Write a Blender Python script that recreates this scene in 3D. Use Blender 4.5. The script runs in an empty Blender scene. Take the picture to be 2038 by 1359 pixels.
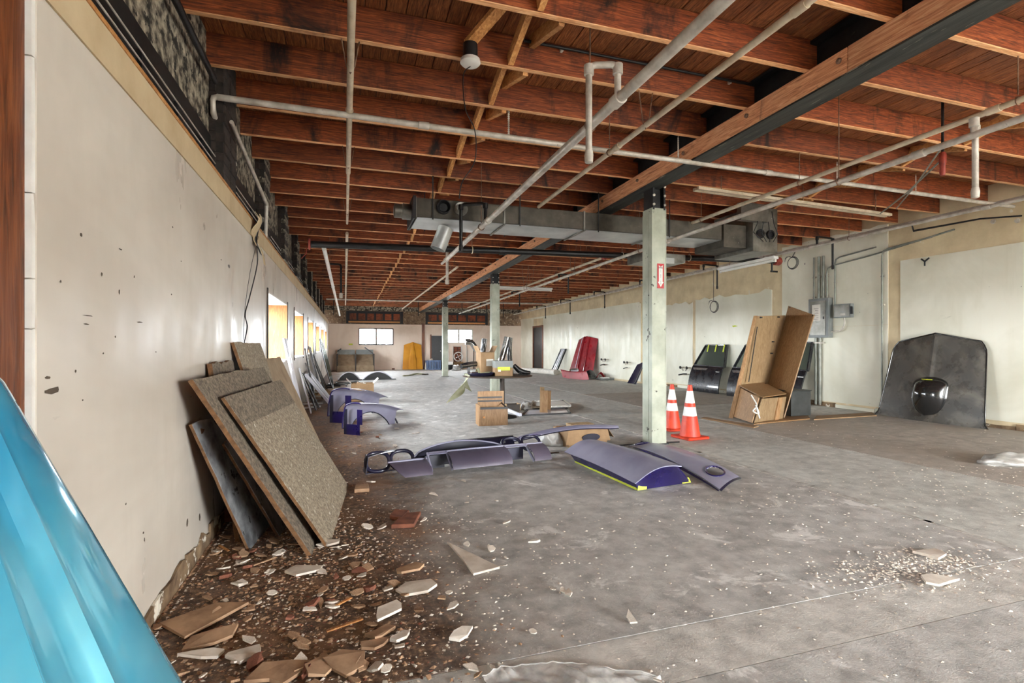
import bpy, bmesh, math, random
from mathutils import Vector, Matrix, noise as mnoise
random.seed(7)
scene = bpy.context.scene
COL = scene.collection
sin, cos, pi, R = math.sin, math.cos, math.pi, math.radians
# ------------------------------------------------------------------ camera
FPX, CU, CV, HC, YAW = 1019.0, 1019.0, 686.5, 1.2, R(17.9)
cam = bpy.data.cameras.new('camera'); camo = bpy.data.objects.new('camera', cam); COL.objects.link(camo)
cam.sensor_width = 36.0; cam.lens = 36.0*FPX/2038.0; cam.shift_y = (CV-679.5)/2038.0
cam.clip_start = 0.02; cam.clip_end = 200
camo.location = (0, 0, HC); camo.rotation_euler = (pi/2, 0, -YAW)
scene.camera = camo
# ------------------------------------------------------------------ world, daylight openings, exposure
w = bpy.data.worlds.new('sky'); scene.world = w; w.use_nodes = True
bg = w.node_tree.nodes['Background']; bg.inputs[0].default_value = (0.95, 0.98, 1.0, 1); bg.inputs[1].default_value = 34.0
vs = scene.view_settings
vs.view_transform = 'Standard'; vs.look = 'None'; vs.gamma = 1.0; vs.use_curve_mapping = False
vs.exposure = 1.2
scene.cycles.diffuse_bounces = 7; scene.cycles.max_bounces = 10; scene.cycles.glossy_bounces = 4
scene.cycles.transparent_max_bounces = 12
scene.cycles.sample_clamp_indirect = 6.0
def portal(loc, rot, sx, sy):
    l = bpy.data.lights.new('sky_portal', 'AREA'); l.shape = 'RECTANGLE'; l.size = sx; l.size_y = sy
    l.cycles.is_portal = True
    o = bpy.data.objects.new('sky_portal', l); COL.objects.link(o); o.location = loc; o.rotation_euler = rot
XL, XR, XR2, YF, YB = -0.8, 8.95, 8.72, 25.4, -5.0
LWIN = [(5.96, 7.84), (8.85, 10.6), (11.9, 13.6), (14.9, 16.6), (17.9, 19.6), (20.9, 22.6)]
FWIN = [(0.55, 2.16, 1.20, 2.00), (4.67, 6.10, 1.30, 2.00)]
BAY = (4.6, 7.9, 0.0, 2.5)           # opening added in the unseen back wall to let daylight in
LBAY = (-2.7, -1.1, 0.9, 2.1)        # window opening inferred in the left wall, added unseen behind the photographer for daylight
portal(((BAY[0]+BAY[1])/2, YB-0.12, (BAY[2]+BAY[3])/2), (pi/2, 0, 0), BAY[1]-BAY[0], BAY[3]-BAY[2])
portal((XL-0.4, (LBAY[0]+LBAY[1])/2, (LBAY[2]+LBAY[3])/2), (0, -pi/2, 0), LBAY[3]-LBAY[2], LBAY[1]-LBAY[0])
for a, b in LWIN: portal((XL-0.40, (a+b)/2, 1.38), (0, -pi/2, 0), 0.8, b-a)
for a, b, c, d in FWIN: portal(((a+b)/2, YF+0.2, (c+d)/2), (-pi/2, 0, 0), b-a, d-c)

# ------------------------------------------------------------------ helpers
def ray(u, v):
    xc = (u-CU)/FPX; zc = -(v-CV)/FPX
    return Vector((sin(YAW)+xc*cos(YAW), cos(YAW)-xc*sin(YAW), zc))
def at(u, v, X=None, Y=None, Z=None):
    """point of the room seen at a pixel of the photograph, on the plane X=, Y= or Z="""
    r = ray(u, v)
    s = X/r.x if X is not None else (Y/r.y if Y is not None else (Z-HC)/r.z)
    return Vector((r.x*s, r.y*s, HC+r.z*s))
def fl(u, v): return at(u, v, Z=0.0)
SL = 0.014
def zc(y): return 3.32-SL*(y-3.5)          # underside of the joists: the flat roof falls gently to the far end
def V(*a): return Vector(a)

class MB:
    def __init__(s): s.v = []; s.f = []; s.M = None
    def add(s, vs, fs):
        n = len(s.v)
        s.v += [Vector(p) for p in vs]; s.f += [tuple(i+n for i in f) for f in fs]; return s
    def box(s, c, d, M=None):
        c = Vector(c); h = Vector(d)/2
        vs = [Vector((x*h.x, y*h.y, z*h.z)) for x in (-1, 1) for y in (-1, 1) for z in (-1, 1)]
        if M is not None: vs = [M @ p for p in vs]
        return s.add([p+c for p in vs], [(0,1,3,2),(4,6,7,5),(0,4,5,1),(2,3,7,6),(0,2,6,4),(1,5,7,3)])
    def bb(s, x0, x1, y0, y1, z0, z1): return s.box(((x0+x1)/2,(y0+y1)/2,(z0+z1)/2),(x1-x0,y1-y0,z1-z0))
    def bar(s, p0, p1, w, h, up=(0,0,1)):
        p0, p1 = Vector(p0), Vector(p1); d = p1-p0; L = d.length; d.normalize()
        up = Vector(up)
        if abs(d.dot(up)) > .98: up = Vector((1,0,0))
        x = d.cross(up).normalized(); z = x.cross(d).normalized()
        M = Matrix((x, d, z)).transposed()
        return s.box((p0+p1)/2, (w, L, h), M)
    def prism(s, pts, ext):
        ext = Vector(ext); n = len(pts); pts = [Vector(p) for p in pts]
        fs = [tuple(range(n-1,-1,-1)), tuple(range(n, 2*n))]
        fs += [(i, (i+1) % n, n+(i+1) % n, n+i) for i in range(n)]
        return s.add(pts+[p+ext for p in pts], fs)
    def tube(s, pts, r, n=10, cap=True, closed=False):
        pts = [Vector(p) for p in pts]; m = len(pts); rs = r if isinstance(r, (list, tuple)) else [r]*m
        t0 = (pts[1]-pts[0]).normalized(); a = Vector((0,0,1)) if abs(t0.z) < .9 else Vector((1,0,0))
        x = t0.cross(a).normalized(); vs = []
        for i, p in enumerate(pts):
            if closed: t = (pts[(i+1) % m]-pts[i-1]).normalized()
            else: t = (pts[min(i+1, m-1)]-pts[max(i-1, 0)]).normalized()
            x = (x-t*x.dot(t)).normalized(); y = t.cross(x)
            k = 1.0
            if 0 < i < m-1 and not closed:
                c = (pts[i]-pts[i-1]).normalized().dot((pts[i+1]-pts[i]).normalized()); k = 1/max(.5, math.sqrt(max(0.0,(1+c)/2)))
            vs += [p+(x*cos(2*pi*j/n)+y*sin(2*pi*j/n))*rs[i]*(k if k < 1.6 else 1.4) for j in range(n)]
        fs = []
        for i in range(m if closed else m-1):
            i2 = (i+1) % m
            fs += [(i*n+j, i*n+(j+1) % n, i2*n+(j+1) % n, i2*n+j) for j in range(n)]
        if cap and not closed: fs += [tuple(range(n-1,-1,-1)), tuple((m-1)*n+j for j in range(n))]
        return s.add(vs, fs)
    def lathe(s, prof, c=(0,0,0), n=24, M=None):
        c = Vector(c); vs = []
        for r, z in prof:
            for j in range(n):
                p = Vector((r*cos(2*pi*j/n), r*sin(2*pi*j/n), z)); vs.append((M @ p if M is not None else p)+c)
        m = len(prof); fs = [(i*n+j, i*n+(j+1) % n, (i+1)*n+(j+1) % n, (i+1)*n+j) for i in range(m-1) for j in range(n)]
        fs += [tuple(range(n-1,-1,-1)), tuple((m-1)*n+j for j in range(n))]
        return s.add(vs, fs)
    def sheet(s, fn, nu, nv, th=0.004, keep=None):
        """surface fn(a,b), a,b in 0..1, with real thickness th; keep(a,b) False cuts a hole"""
        P = [[Vector(fn(i/nu, j/nv)) for j in range(nv+1)] for i in range(nu+1)]
        N = []
        for i in range(nu+1):
            row = []
            for j in range(nv+1):
                du = P[min(i+1,nu)][j]-P[max(i-1,0)][j]; dv = P[i][min(j+1,nv)]-P[i][max(j-1,0)]
                nn = du.cross(dv); row.append(nn.normalized() if nn.length > 1e-9 else Vector((0,0,1)))
            N.append(row)
        k = (nu+1)*(nv+1); ix = lambda i, j: i*(nv+1)+j
        vs = [P[i][j] for i in range(nu+1) for j in range(nv+1)]+[P[i][j]-N[i][j]*th for i in range(nu+1) for j in range(nv+1)]
        cell = [[(keep is None or keep((i+.5)/nu, (j+.5)/nv)) for j in range(nv)] for i in range(nu)]
        ok = lambda i, j: 0 <= i < nu and 0 <= j < nv and cell[i][j]
        fs = []
        for i in range(nu):
            for j in range(nv):
                if not cell[i][j]: continue
                a, b, c, d = ix(i,j), ix(i+1,j), ix(i+1,j+1), ix(i,j+1)
                fs += [(a,b,c,d), (k+d,k+c,k+b,k+a)]
                if not ok(i,j-1): fs.append((b,a,k+a,k+b))
                if not ok(i,j+1): fs.append((d,c,k+c,k+d))
                if not ok(i-1,j): fs.append((a,d,k+d,k+a))
                if not ok(i+1,j): fs.append((c,b,k+b,k+c))
        return s.add(vs, fs)
    def xf(s, M): s.v = [M @ p for p in s.v]; return s
    def mesh(s, name, smooth=None, bevel=0):
        me = bpy.data.meshes.new(name); me.from_pydata([tuple(p) for p in s.v], [], s.f); 
        bm = bmesh.new(); bm.from_mesh(me)
        loose = [q for q in bm.verts if not q.link_faces]
        if loose: bmesh.ops.delete(bm, geom=loose, context='VERTS')
        bmesh.ops.recalc_face_normals(bm, faces=bm.faces)
        if bevel: bmesh.ops.bevel(bm, geom=list(bm.edges), offset=bevel, segments=1, affect='EDGES', clamp_overlap=True)
        bm.to_mesh(me); bm.free()
        if smooth is not None:
            me.polygons.foreach_set('use_smooth', [True]*len(me.polygons))
            try: me.set_sharp_from_angle(angle=R(smooth))
            except Exception: pass
        return me
    def build(s, name, mat, parent=None, label=None, cat=None, group=None, kind=None, smooth=None, bevel=0):
        me = s.mesh(name, smooth, bevel); me.materials.append(mat)
        return put(name, me, parent, label, cat, group, kind)
def put(name, me, parent=None, label=None, cat=None, group=None, kind=None, loc=None, rot=None, local=False):
    o = bpy.data.objects.new(name, me); COL.objects.link(o)
    if parent is not None:
        o.parent = parent
        if not local: o.matrix_parent_inverse = Matrix.Translation(-Vector(parent.location))
    if loc is not None: o.location = loc
    if rot is not None: o.rotation_euler = rot
    return tag(o, label, cat, group, kind)
def tag(o, label=None, cat=None, group=None, kind=None):
    if label: o['label'] = label
    if cat: o['category'] = cat
    if group: o['group'] = group
    if kind: o['kind'] = kind
    return o
def thing(name, loc, label, cat, group=None, kind=None):
    o = bpy.data.objects.new(name, None); COL.objects.link(o); o.location = loc; o.empty_display_size = .1
    return tag(o, label, cat, group, kind)
def rotz(a): return Matrix.Rotation(a, 4, 'Z')
def place(loc, rz=0, rx=0, ry=0): return Matrix.Translation(loc) @ Matrix.Rotation(rz,4,'Z') @ Matrix.Rotation(ry,4,'Y') @ Matrix.Rotation(rx,4,'X')

# ------------------------------------------------------------------ materials
def lin(c):
    return tuple(((x/255)/12.92 if x/255 <= .04045 else ((x/255+.055)/1.055)**2.4) for x in c)+(1,)
class NT:
    def __init__(s, name):
        s.m = bpy.data.materials.new(name); s.m.use_nodes = True; s.t = s.m.node_tree; s.n = s.t.nodes
        s.b = s.n['Principled BSDF']; s.L = s.t.links.new
    def node(s, ty, **kw):
        o = s.n.new(ty)
        for k, v in kw.items(): setattr(o, k, v)
        return o
    def coords(s, scale=(1,1,1), rnd=False):
        tc = s.node('ShaderNodeTexCoord'); mp = s.node('ShaderNodeMapping'); mp.inputs['Scale'].default_value = scale
        s.L(tc.outputs['Object'], mp.inputs['Vector'])
        if rnd:
            oi = s.node('ShaderNodeObjectInfo'); mul = s.node('ShaderNodeVectorMath', operation='SCALE'); mul.inputs[0].default_value = (37, 53, 71)
            s.L(oi.outputs['Random'], mul.inputs['Scale']); s.L(mul.outputs[0], mp.inputs['Location'])
        return mp.outputs[0]
    def noise(s, vec, scale, detail=4, rough=.55, dist=0):
        o = s.node('ShaderNodeTexNoise'); o.inputs['Scale'].default_value = scale; o.inputs['Detail'].default_value = detail
        o.inputs['Roughness'].default_value = rough; o.inputs['Distortion'].default_value = dist
        s.L(vec, o.inputs['Vector']); return o.outputs['Fac']
    def ramp(s, fac, stops, interp='LINEAR'):
        o = s.node('ShaderNodeValToRGB'); o.color_ramp.interpolation = interp; e = o.color_ramp.elements
        while len(e) < len(stops): e.new(.5)
        for i, (p, c) in enumerate(stops):
            e[i].position = p; e[i].color = c if len(c) == 4 else lin(c)
        s.L(fac, o.inputs['Fac']); return o.outputs['Color']
    def mask(s, fac, lo, hi):
        return s.ramp(fac, [(lo, (0,0,0,1)), (hi, (1,1,1,1))])
    def mix(s, fac, a, b, mode='MIX'):
        o = s.node('ShaderNodeMix', data_type='RGBA', blend_type=mode)
        if isinstance(fac, (int, float)): o.inputs[0].default_value = fac
        else: s.L(fac, o.inputs[0])
        for i, x in ((6, a), (7, b)):
            if isinstance(x, tuple): o.inputs[i].default_value = x if len(x) == 4 else lin(x)
            else: s.L(x, o.inputs[i])
        return o.outputs[2]
    def math(s, op, a, b=0.0, clamp=False):
        o = s.node('ShaderNodeMath', operation=op); o.use_clamp = clamp
        for i, x in ((0, a), (1, b)):
            if isinstance(x, (int, float)): o.inputs[i].default_value = x
            else: s.L(x, o.inputs[i])
        return o.outputs[0]
    def bump(s, fac, strength=.3, dist=.01):
        o = s.node('ShaderNodeBump'); o.inputs['Strength'].default_value = strength; o.inputs['Distance'].default_value = dist
        s.L(fac, o.inputs['Height']); s.L(o.outputs[0], s.b.inputs['Normal'])
    def done(s, col, rough=.6, metal=0.0, coat=0.0, spec=None):
        if isinstance(col, tuple): s.b.inputs['Base Color'].default_value = col if len(col) == 4 else lin(col)
        else: s.L(col, s.b.inputs['Base Color'])
        if isinstance(rough, (int, float)): s.b.inputs['Roughness'].default_value = rough
        else: s.L(rough, s.b.inputs['Roughness'])
        s.b.inputs['Metallic'].default_value = metal; s.b.inputs['Coat Weight'].default_value = coat; s.b.inputs['Coat Roughness'].default_value = .06
        if spec is not None: s.b.inputs['Specular IOR Level'].default_value = spec
        return s.m
def worn(name, c, c2=None, amt=.5, scale=6, rough=.6, metal=0, coat=0, bump=.15, spot=None, spot_lo=.62, spot_scale=14, rnd=False, stretch=(1,1,1)):
    """a base colour that wanders to c2, with optional chips of a third colour"""
    t = NT(name); c2 = c2 or tuple(x*.7 for x in c); v = t.coords(stretch, rnd)
    n = t.noise(v, scale, 5, .6); col = t.ramp(n, [(.5-.28*amt-.05, c2), (.5+.18, c)])
    if spot:
        k = t.noise(v, spot_scale, 6, .65); col = t.mix(t.mask(k, spot_lo, spot_lo+.03), col, spot)
    if bump: t.bump(t.noise(v, scale*5, 4), bump)
    return t.done(col, rough, metal, coat)
def wood(name, lo, mid, hi, stretch, rough=.65, stain=None, stain_lo=.58, rnd=True, bump=.25, gs=9):
    t = NT(name); v = t.coords(stretch, rnd)
    g = t.noise(v, gs, 6, .62, 1.2); col = t.ramp(g, [(.30, lo), (.5, mid), (.68, hi)])
    oi = t.node('ShaderNodeObjectInfo'); hs = t.node('ShaderNodeHueSaturation')
    t.L(t.math('ADD', t.math('MULTIPLY', oi.outputs['Random'], .45), .78), hs.inputs['Value']); t.L(col, hs.inputs['Color']); col = hs.outputs[0]
    if stain:
        v2 = t.coords((1,1,.45), rnd); k = t.noise(v2, 2.2, 6, .68, .8); col = t.mix(t.mask(k, stain_lo-.03, stain_lo+.13), col, stain)
    t.bump(g, bump); return t.done(col, rough)
# ------------------------------------------------------------------ the materials of the room
def concrete(name, base, dark, dirt_amt=0.0, white=.66, tint=None):
    t = NT(name); v = t.coords()
    n1 = t.noise(v, .9, 6, .6, .6); n2 = t.noise(v, 7, 6, .7); n3 = t.noise(v, 90, 3, .7); n4 = t.noise(v, 2.6, 8, .72, .5)
    col = t.ramp(n1, [(.36, dark), (.62, base)])
    col = t.mix(.55, col, t.ramp(n2, [(.3, tuple(x*.62 for x in base)), (.62, tuple(min(255,x*1.12) for x in base))]))
    if tint: col = t.mix(t.mask(t.noise(v, .55, 4, .6), .45, .7), col, tint)
    col = t.mix(t.math('MULTIPLY', t.mask(n4, white, white+.06), .85), col, (228, 226, 222))          # plaster dust trodden in
    col = t.mix(t.mask(n3, .66, .70), col, (225, 222, 216))                                            # crumbs
    col = t.mix(t.mask(t.noise(v, 70, 3, .7), .69, .73), col, (52, 48, 44))
    if dirt_amt:                                                                                      # brown earth swept up along the left wall
        sx = t.node('ShaderNodeSeparateXYZ'); t.L(v, sx.inputs[0])
        e = t.math('ADD', sx.outputs['X'], t.math('MULTIPLY', t.noise(v, 1.3, 5, .65), -1.5))
        e = t.math('ADD', t.math('ADD', e, .42), t.math('MULTIPLY', sx.outputs['Y'], .04))
        m = t.ramp(e, [(0.0, (1,1,1,1)), (.22, (.8,.8,.8,1)), (.55, (0,0,0,1))])
        dn = t.noise(v, 24, 6, .75)
        dc = t.ramp(dn, [(.32, (54, 42, 34)), (.5, (104, 84, 70)), (.62, (150, 122, 98)), (.72, (210, 190, 168))])
        dc = t.mix(t.mask(t.noise(v, 1.7, 4), .48, .66), dc, (134, 98, 68))
        sh = t.node('ShaderNodeMath', operation='ADD'); col = t.mix(m, col, dc)
    hb = t.math('ADD', n3, t.math('MULTIPLY', n2, 1.5)); t.bump(hb, .45, .006)
    return t.done(col, t.ramp(n2, [(.3, (.55,.55,.55,1)), (.7, (.85,.85,.85,1))]))
M = {}
M['floor'] = concrete('concrete_main', (190,188,184), (150,146,140), 1.0, .565)
M['floor_smooth'] = concrete('concrete_smooth', (196,196,190), (168,166,160), 0, .72)
M['floor_rough'] = concrete('concrete_rough', (178,171,162), (142,134,124), 0, .66, (164,153,140))
M['floor_patch'] = concrete('concrete_patch', (200,197,191), (178,173,166), 0, .68)
M['joint'] = worn('joint_plaster', (205,202,194), (150,145,138), scale=12, rough=.9)
def painted_wall(name, base, dirty, scuff=.66, gloss=.45, st=(1,1,1)):
    t = NT(name); v = t.coords(st)
    n1 = t.noise(v, .8, 5, .6, .5); n2 = t.noise(v, 22, 5, .7); n3 = t.noise(v, 3.2, 7, .7, 1.0)
    vs_ = t.coords((3, 3*st[1], .35)); n4 = t.noise(vs_, 2.4, 5, .6)
    col = t.ramp(n1, [(.34, dirty), (.6, base)])
    col = t.mix(t.math('MULTIPLY', t.mask(n4, .55, .75), .35), col, dirty)
    col = t.mix(t.math('MULTIPLY', t.mask(n3, scuff, scuff+.05), .5), col, tuple(x*.68 for x in dirty))
    col = t.mix(t.mask(t.noise(v, 11, 2, .5), .775, .79), col, (60, 54, 46))       # nail holes and chips
    t.bump(n2, .08, .004)
    return t.done(col, t.ramp(n4, [(.35, (gloss-.12,)*3+(1,)), (.7, (gloss+.25,)*3+(1,))]))
M['white_wall'] = painted_wall('painted_drywall_warm', (214,206,194), (186,176,163), .66, .36, (1,.3,1))
M['right_wall'] = painted_wall('painted_drywall_cool', (238,236,219), (218,215,194), .68, .5)
M['far_wall'] = painted_wall('painted_drywall_pink', (238,222,206), (218,196,176), .7, .6)
M['tan_wall'] = worn('bare_drywall_tan', (228,211,174), (200,181,146), scale=2.5, rough=.85, spot=(226,220,204), spot_lo=.66, spot_scale=5)
M['tan_strip'] = worn('bare_drywall_edge', (200,180,146), (182,160,126), scale=4, rough=.85)
M['peeled'] = worn('peeling_plaster', (205,194,172), (64,58,50), amt=.15, scale=13, rough=.9, bump=.9, spot=(36,32,28), spot_lo=.55, spot_scale=9)
M['soot_brick'] = worn('sooty_brick', (64,52,46), (30,26,24), scale=9, rough=.9, bump=.5, rnd=True)
M['mortar'] = worn('sooty_mortar', (52,46,42), (26,23,21), scale=12, rough=.95)
M['black_board'] = worn('black_painted_board', (30,30,31), (16,16,17), scale=4, rough=.55)
M['old_brick'] = worn('far_brick_wall', (150,126,100), (96,76,60), scale=9, rough=.9, bump=.5, spot=(205,190,165), spot_lo=.6)
M['jamb'] = wood('window_plywood', (100,60,24), (128,80,34), (152,102,54), (6,6,.8), rnd=True)
M['header_white'] = worn('white_header', (232,230,224), (210,206,198), rough=.5)
M['dark_frame'] = worn('dark_window_frame', (70,58,50), (44,38,34), rough=.6)
M['post'] = wood('reddish_post', (58,27,12), (106,55,26), (138,80,42), (7,7,.55), rough=.45, gs=5)
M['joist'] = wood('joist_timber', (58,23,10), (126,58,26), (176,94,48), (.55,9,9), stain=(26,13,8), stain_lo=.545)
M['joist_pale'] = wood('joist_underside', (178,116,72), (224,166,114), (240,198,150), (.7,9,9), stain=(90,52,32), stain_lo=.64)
M['deck'] = wood('roof_deck_plank', (70,34,17), (134,76,40), (178,114,66), (12,.8,12), stain=(26,16,12), stain_lo=.62)
M['brace'] = wood('bridging_timber', (150,92,44), (196,136,78), (220,170,110), (5,2,5))
M['ledger'] = wood('ledger_timber', (156,96,60), (212,146,102), (234,184,140), (6,.45,6), stain=(60,34,24), stain_lo=.64)
M['black_steel'] = worn('black_steel', (40,40,42), (20,20,22), scale=10, rough=.5, metal=.3, spot=(96,92,84), spot_lo=.68)
M['steel_under'] = worn('steel_flange', (74,76,72), (34,36,36), scale=5, rough=.5, metal=.4, spot=(150,146,132), spot_lo=.62, spot_scale=7, stretch=(4,.4,4))
M['col_green'] = worn('column_paint', (186,190,172), (146,150,132), scale=3, rough=.55, spot=(58,54,46), spot_lo=.635, spot_scale=9)
M['galv'] = worn('galvanised_pipe', (214,207,196), (160,151,138), scale=8, rough=.42, metal=.15, spot=(92,70,54), spot_lo=.68, rnd=True)
M['cream_pipe'] = worn('cream_pipe_paint', (214,200,176), (176,158,132), scale=8, rough=.5, spot=(110,84,60), spot_lo=.68, rnd=True)
M['rod'] = worn('rusty_rod', (150,118,96), (84,62,50), scale=20, rough=.6, metal=.4)
M['iron'] = worn('black_iron', (46,44,44), (24,23,24), scale=9, rough=.42, metal=.5, spot=(130,118,104), spot_lo=.68, stretch=(.5,3,3))
M['duct'] = worn('galvanised_duct', (150,148,140), (92,88,80), scale=4, rough=.38, metal=.75, spot=(196,192,182), spot_lo=.68, spot_scale=22)
M['duct_dark'] = worn('dusty_duct', (92,86,76), (56,51,44), scale=5, rough=.7, metal=.25, spot=(160,154,142), spot_lo=.68, spot_scale=40)
M['duct_white'] = worn('duct_belly', (206,208,206), (168,170,170), scale=3, rough=.35, metal=.5)
M['red_iron'] = worn('red_valve', (160,60,44), (110,38,30), scale=12, rough=.55)
M['white_enamel'] = worn('white_enamel', (236,236,232), (214,212,206), scale=5, rough=.35)
M['tube_white'] = worn('tube_glass', (240,240,236), (230,230,226), scale=3, rough=.2)
M['conduit'] = worn('grey_conduit', (148,150,140), (112,112,104), scale=7, rough=.45, metal=.4)
M['panel_grey'] = worn('grey_panel_paint', (132,136,134), (104,108,106), scale=4, rough=.45)
M['paper'] = worn('paper', (226,222,212), (204,198,186), scale=8, rough=.8)
M['black_plastic'] = worn('black_plastic', (30,30,32), (18,18,20), scale=8, rough=.4)
M['cable'] = worn('black_cable', (38,34,38), (22,20,22), rough=.5, bump=0)
M['sign_red'] = worn('sign_red', (186,34,40), (166,26,32), rough=.4, bump=0)
M['sign_white'] = worn('sign_white', (236,234,228), (220,218,210), rough=.4, bump=0)
M['sign_ink'] = worn('sign_ink', (60,20,24), (50,16,20), rough=.5, bump=0)
M['base_board'] = worn('torn_baseboard', (150,126,96), (84,62,44), scale=8, rough=.9, spot=(220,212,196), spot_lo=.58, spot_scale=6)
def glassy(name):
    t = NT(name); n = t.n; out = n['Material Output']; tr = t.node('ShaderNodeBsdfTransparent'); gl = t.node('ShaderNodeBsdfGlossy'); gl.inputs['Roughness'].default_value = .05
    tr.inputs[0].default_value = (.96,.98,1,1); mx = t.node('ShaderNodeMixShader'); mx.inputs[0].default_value = .06
    t.L(tr.outputs[0], mx.inputs[1]); t.L(gl.outputs[0], mx.inputs[2]); t.L(mx.outputs[0], out.inputs[0]); return t.m
M['glass'] = glassy('window_glass')

# ------------------------------------------------------------------ floor: slabs with open joints
floor = thing('floor', (0, 0, 0), 'grey concrete slab floor dusted with plaster and brown dirt', None, kind='structure')
JX, SX = 3.76, 5.45
def slab(x0, x1, y0, y1, m, top=0.0): MB().bb(x0, x1, y0, y1, -.15, top).build('slab', M[m], floor)
g = .008
slab(XL-.1, JX-g, YB-.2, 1.55, 'floor'); slab(XL-.1, JX-g, 1.555, 1.86, 'floor_patch', -.001); slab(XL-.1, JX-g, 1.865, YF+.1, 'floor')
slab(JX+g, SX, YB-.2, YF+.1, 'floor_smooth', -.002)
slab(SX+.004, XR+.3, YB-.2, 6.45, 'floor_rough', .001); slab(SX+.004, XR+.3, 6.46, 8.6, 'floor_smooth'); slab(SX+.004, XR+.3, 8.61, 11.4, 'floor_rough', .001)
slab(SX+.004, XR+.3, 11.41, 14.6, 'floor_smooth'); slab(SX+.004, XR+.3, 14.61, YF+.1, 'floor')
MB().bb(XL-.3, XR+.3, YB-.3, YF+.3, -.3, -.02).build('joint_bed', M['joint'], floor)
b = MB(); y = -1.0
while y < 24:                                                          # ragged filler standing in the long joint
    L = random.uniform(.25, .9)
    b.bar((JX+random.uniform(-.006,.006), y, -.004), (JX+random.uniform(-.006,.006), y+L, -.004), random.uniform(.03,.07), .014); y += L*random.uniform(.9, 1.15)
b.build('joint_filler', M['joint'], floor, kind='stuff')
# ground outside the openings
MB().bb(-60, 70, -60, 90, -.5, -.31).build('ground', worn('outside_ground', (150,148,142), scale=.3, rough=.9), kind='structure', label='pale ground outside the building')

# ------------------------------------------------------------------ left wall: drywall in front, old sooty brick above
ZT = 2.30
wl = MB(); ZS, ZH = .985, 1.775
segs = [1.72]+[q for ab in LWIN for q in ab]+[YF]
for i in range(0, len(segs), 2): wl.bb(XL-.38, XL, segs[i], segs[i+1], 0, ZT)
for a, b_ in LWIN: wl.bb(XL-.38, XL, a, b_, 0, ZS); wl.bb(XL-.38, XL, a, b_, ZH, ZT)
wl.bb(XL-.38, XL, LBAY[1], 1.22, 0, ZT).bb(XL-.38, XL, YB-.2, LBAY[0], 0, ZT).bb(XL-.38, XL, LBAY[0], LBAY[1], 0, LBAY[2]).bb(XL-.38, XL, LBAY[0], LBAY[1], LBAY[3], ZT)
wl.build('wall_left', M['white_wall'], kind='structure', label='scuffed off-white drywall with deep window openings')
wlo = bpy.data.objects['wall_left']; M['scar'] = worn('wall_scar', (96,84,70), (58,48,40), rough=.95)
SC = [(175,628,.05,.004),(277,641,.04,.006),(202,545,.008,.014),(161,467,.008,.012),(240,496,.02,.006),(343,452,.008,.008),(267,551,.006,.012),(341,586,.008,.008),(104,777,.05,.022),(150,738,.008,.012),(164,796,.006,.006),(94,752,.02,.01),(229,670,.006,.008),(250,1003,.006,.012),(285,1060,.01,.01),(287,1074,.006,.016),(372,1040,.02,.045),(397,1030,.02,.05),(237,581,.006,.02),(172,645,.03,.005),(360,520,.006,.006),(500,455,.01,.01),(310,700,.006,.006),(120,560,.006,.01),(440,517,.01,.008),(205,703,.006,.006)]
for u, v, hy, hz in SC:
    q = at(u, v, X=XL); n_ = 7
    MB().prism([q+V(.0004, 0.8*hy*cos(2*pi*k/n_)*random.uniform(.5,1.2), hz*.55*sin(2*pi*k/n_)*random.uniform(.5,1.2)) for k in range(n_)], (.0012,0,0)).build('scar', M['scar'], wlo)
tr = thing('trim_1', (XL, 2, ZT), 'unpainted tan drywall strip along the top of the left wall', None, kind='structure')
yy = 1.73
while yy < 24.5:
    L = random.choice((1.2, 2.4, 2.4)); MB().bb(XL+.001, XL+.008, yy, min(yy+L, 24.6)-.004, 2.16, ZT+.012).build('strip', M['tan_strip'], tr); yy += L
MB().bb(XL-.01, XL+.012, 1.73, 24.9, ZT, ZT+.018).build('edge_bead', M['brace'], tr)
bbd = thing('baseboard_left', (XL, 2, 0), 'torn tan wall edge where the left baseboard was pulled off', None, kind='structure')
yy = 1.8
while yy < 9:
    L = random.uniform(.3, .8)
    pts = [(XL+.002, yy, 0), (XL+.002, yy+L, 0)]+[(XL+.002, yy+L*(1-k/6), .06+random.uniform(0,.06)) for k in range(7)]
    MB().prism(pts, (.012, 0, 0)).build('torn_strip', M['base_board'], bbd); yy += L+.01
# post at the near end
MB().bb(XL-.16, XL-.015, 1.23, 1.70, 0, 3.3).build('trim_2', M['post'], kind='structure', label='reddish brown rough timber post at the near wall end', bevel=.006)
cr = thing('trim_3', (XL, 1.7, 0), 'cracked white plaster edge beside the timber post', None, kind='structure')
z = 0.0
while z < 2.28:
    h = random.uniform(.12, .4); h = min(h, 2.3-z); k = random.uniform(-.008, .012)
    MB().prism([(XL-.02,1.702,z),(XL-.02,1.724+k,z+.002),(XL-.02,1.722-k,z+h-.001),(XL-.02,1.702,z+h-.004)], (.016,0,0)).build('plaster_edge', M['header_white'], cr); z += h
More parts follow.
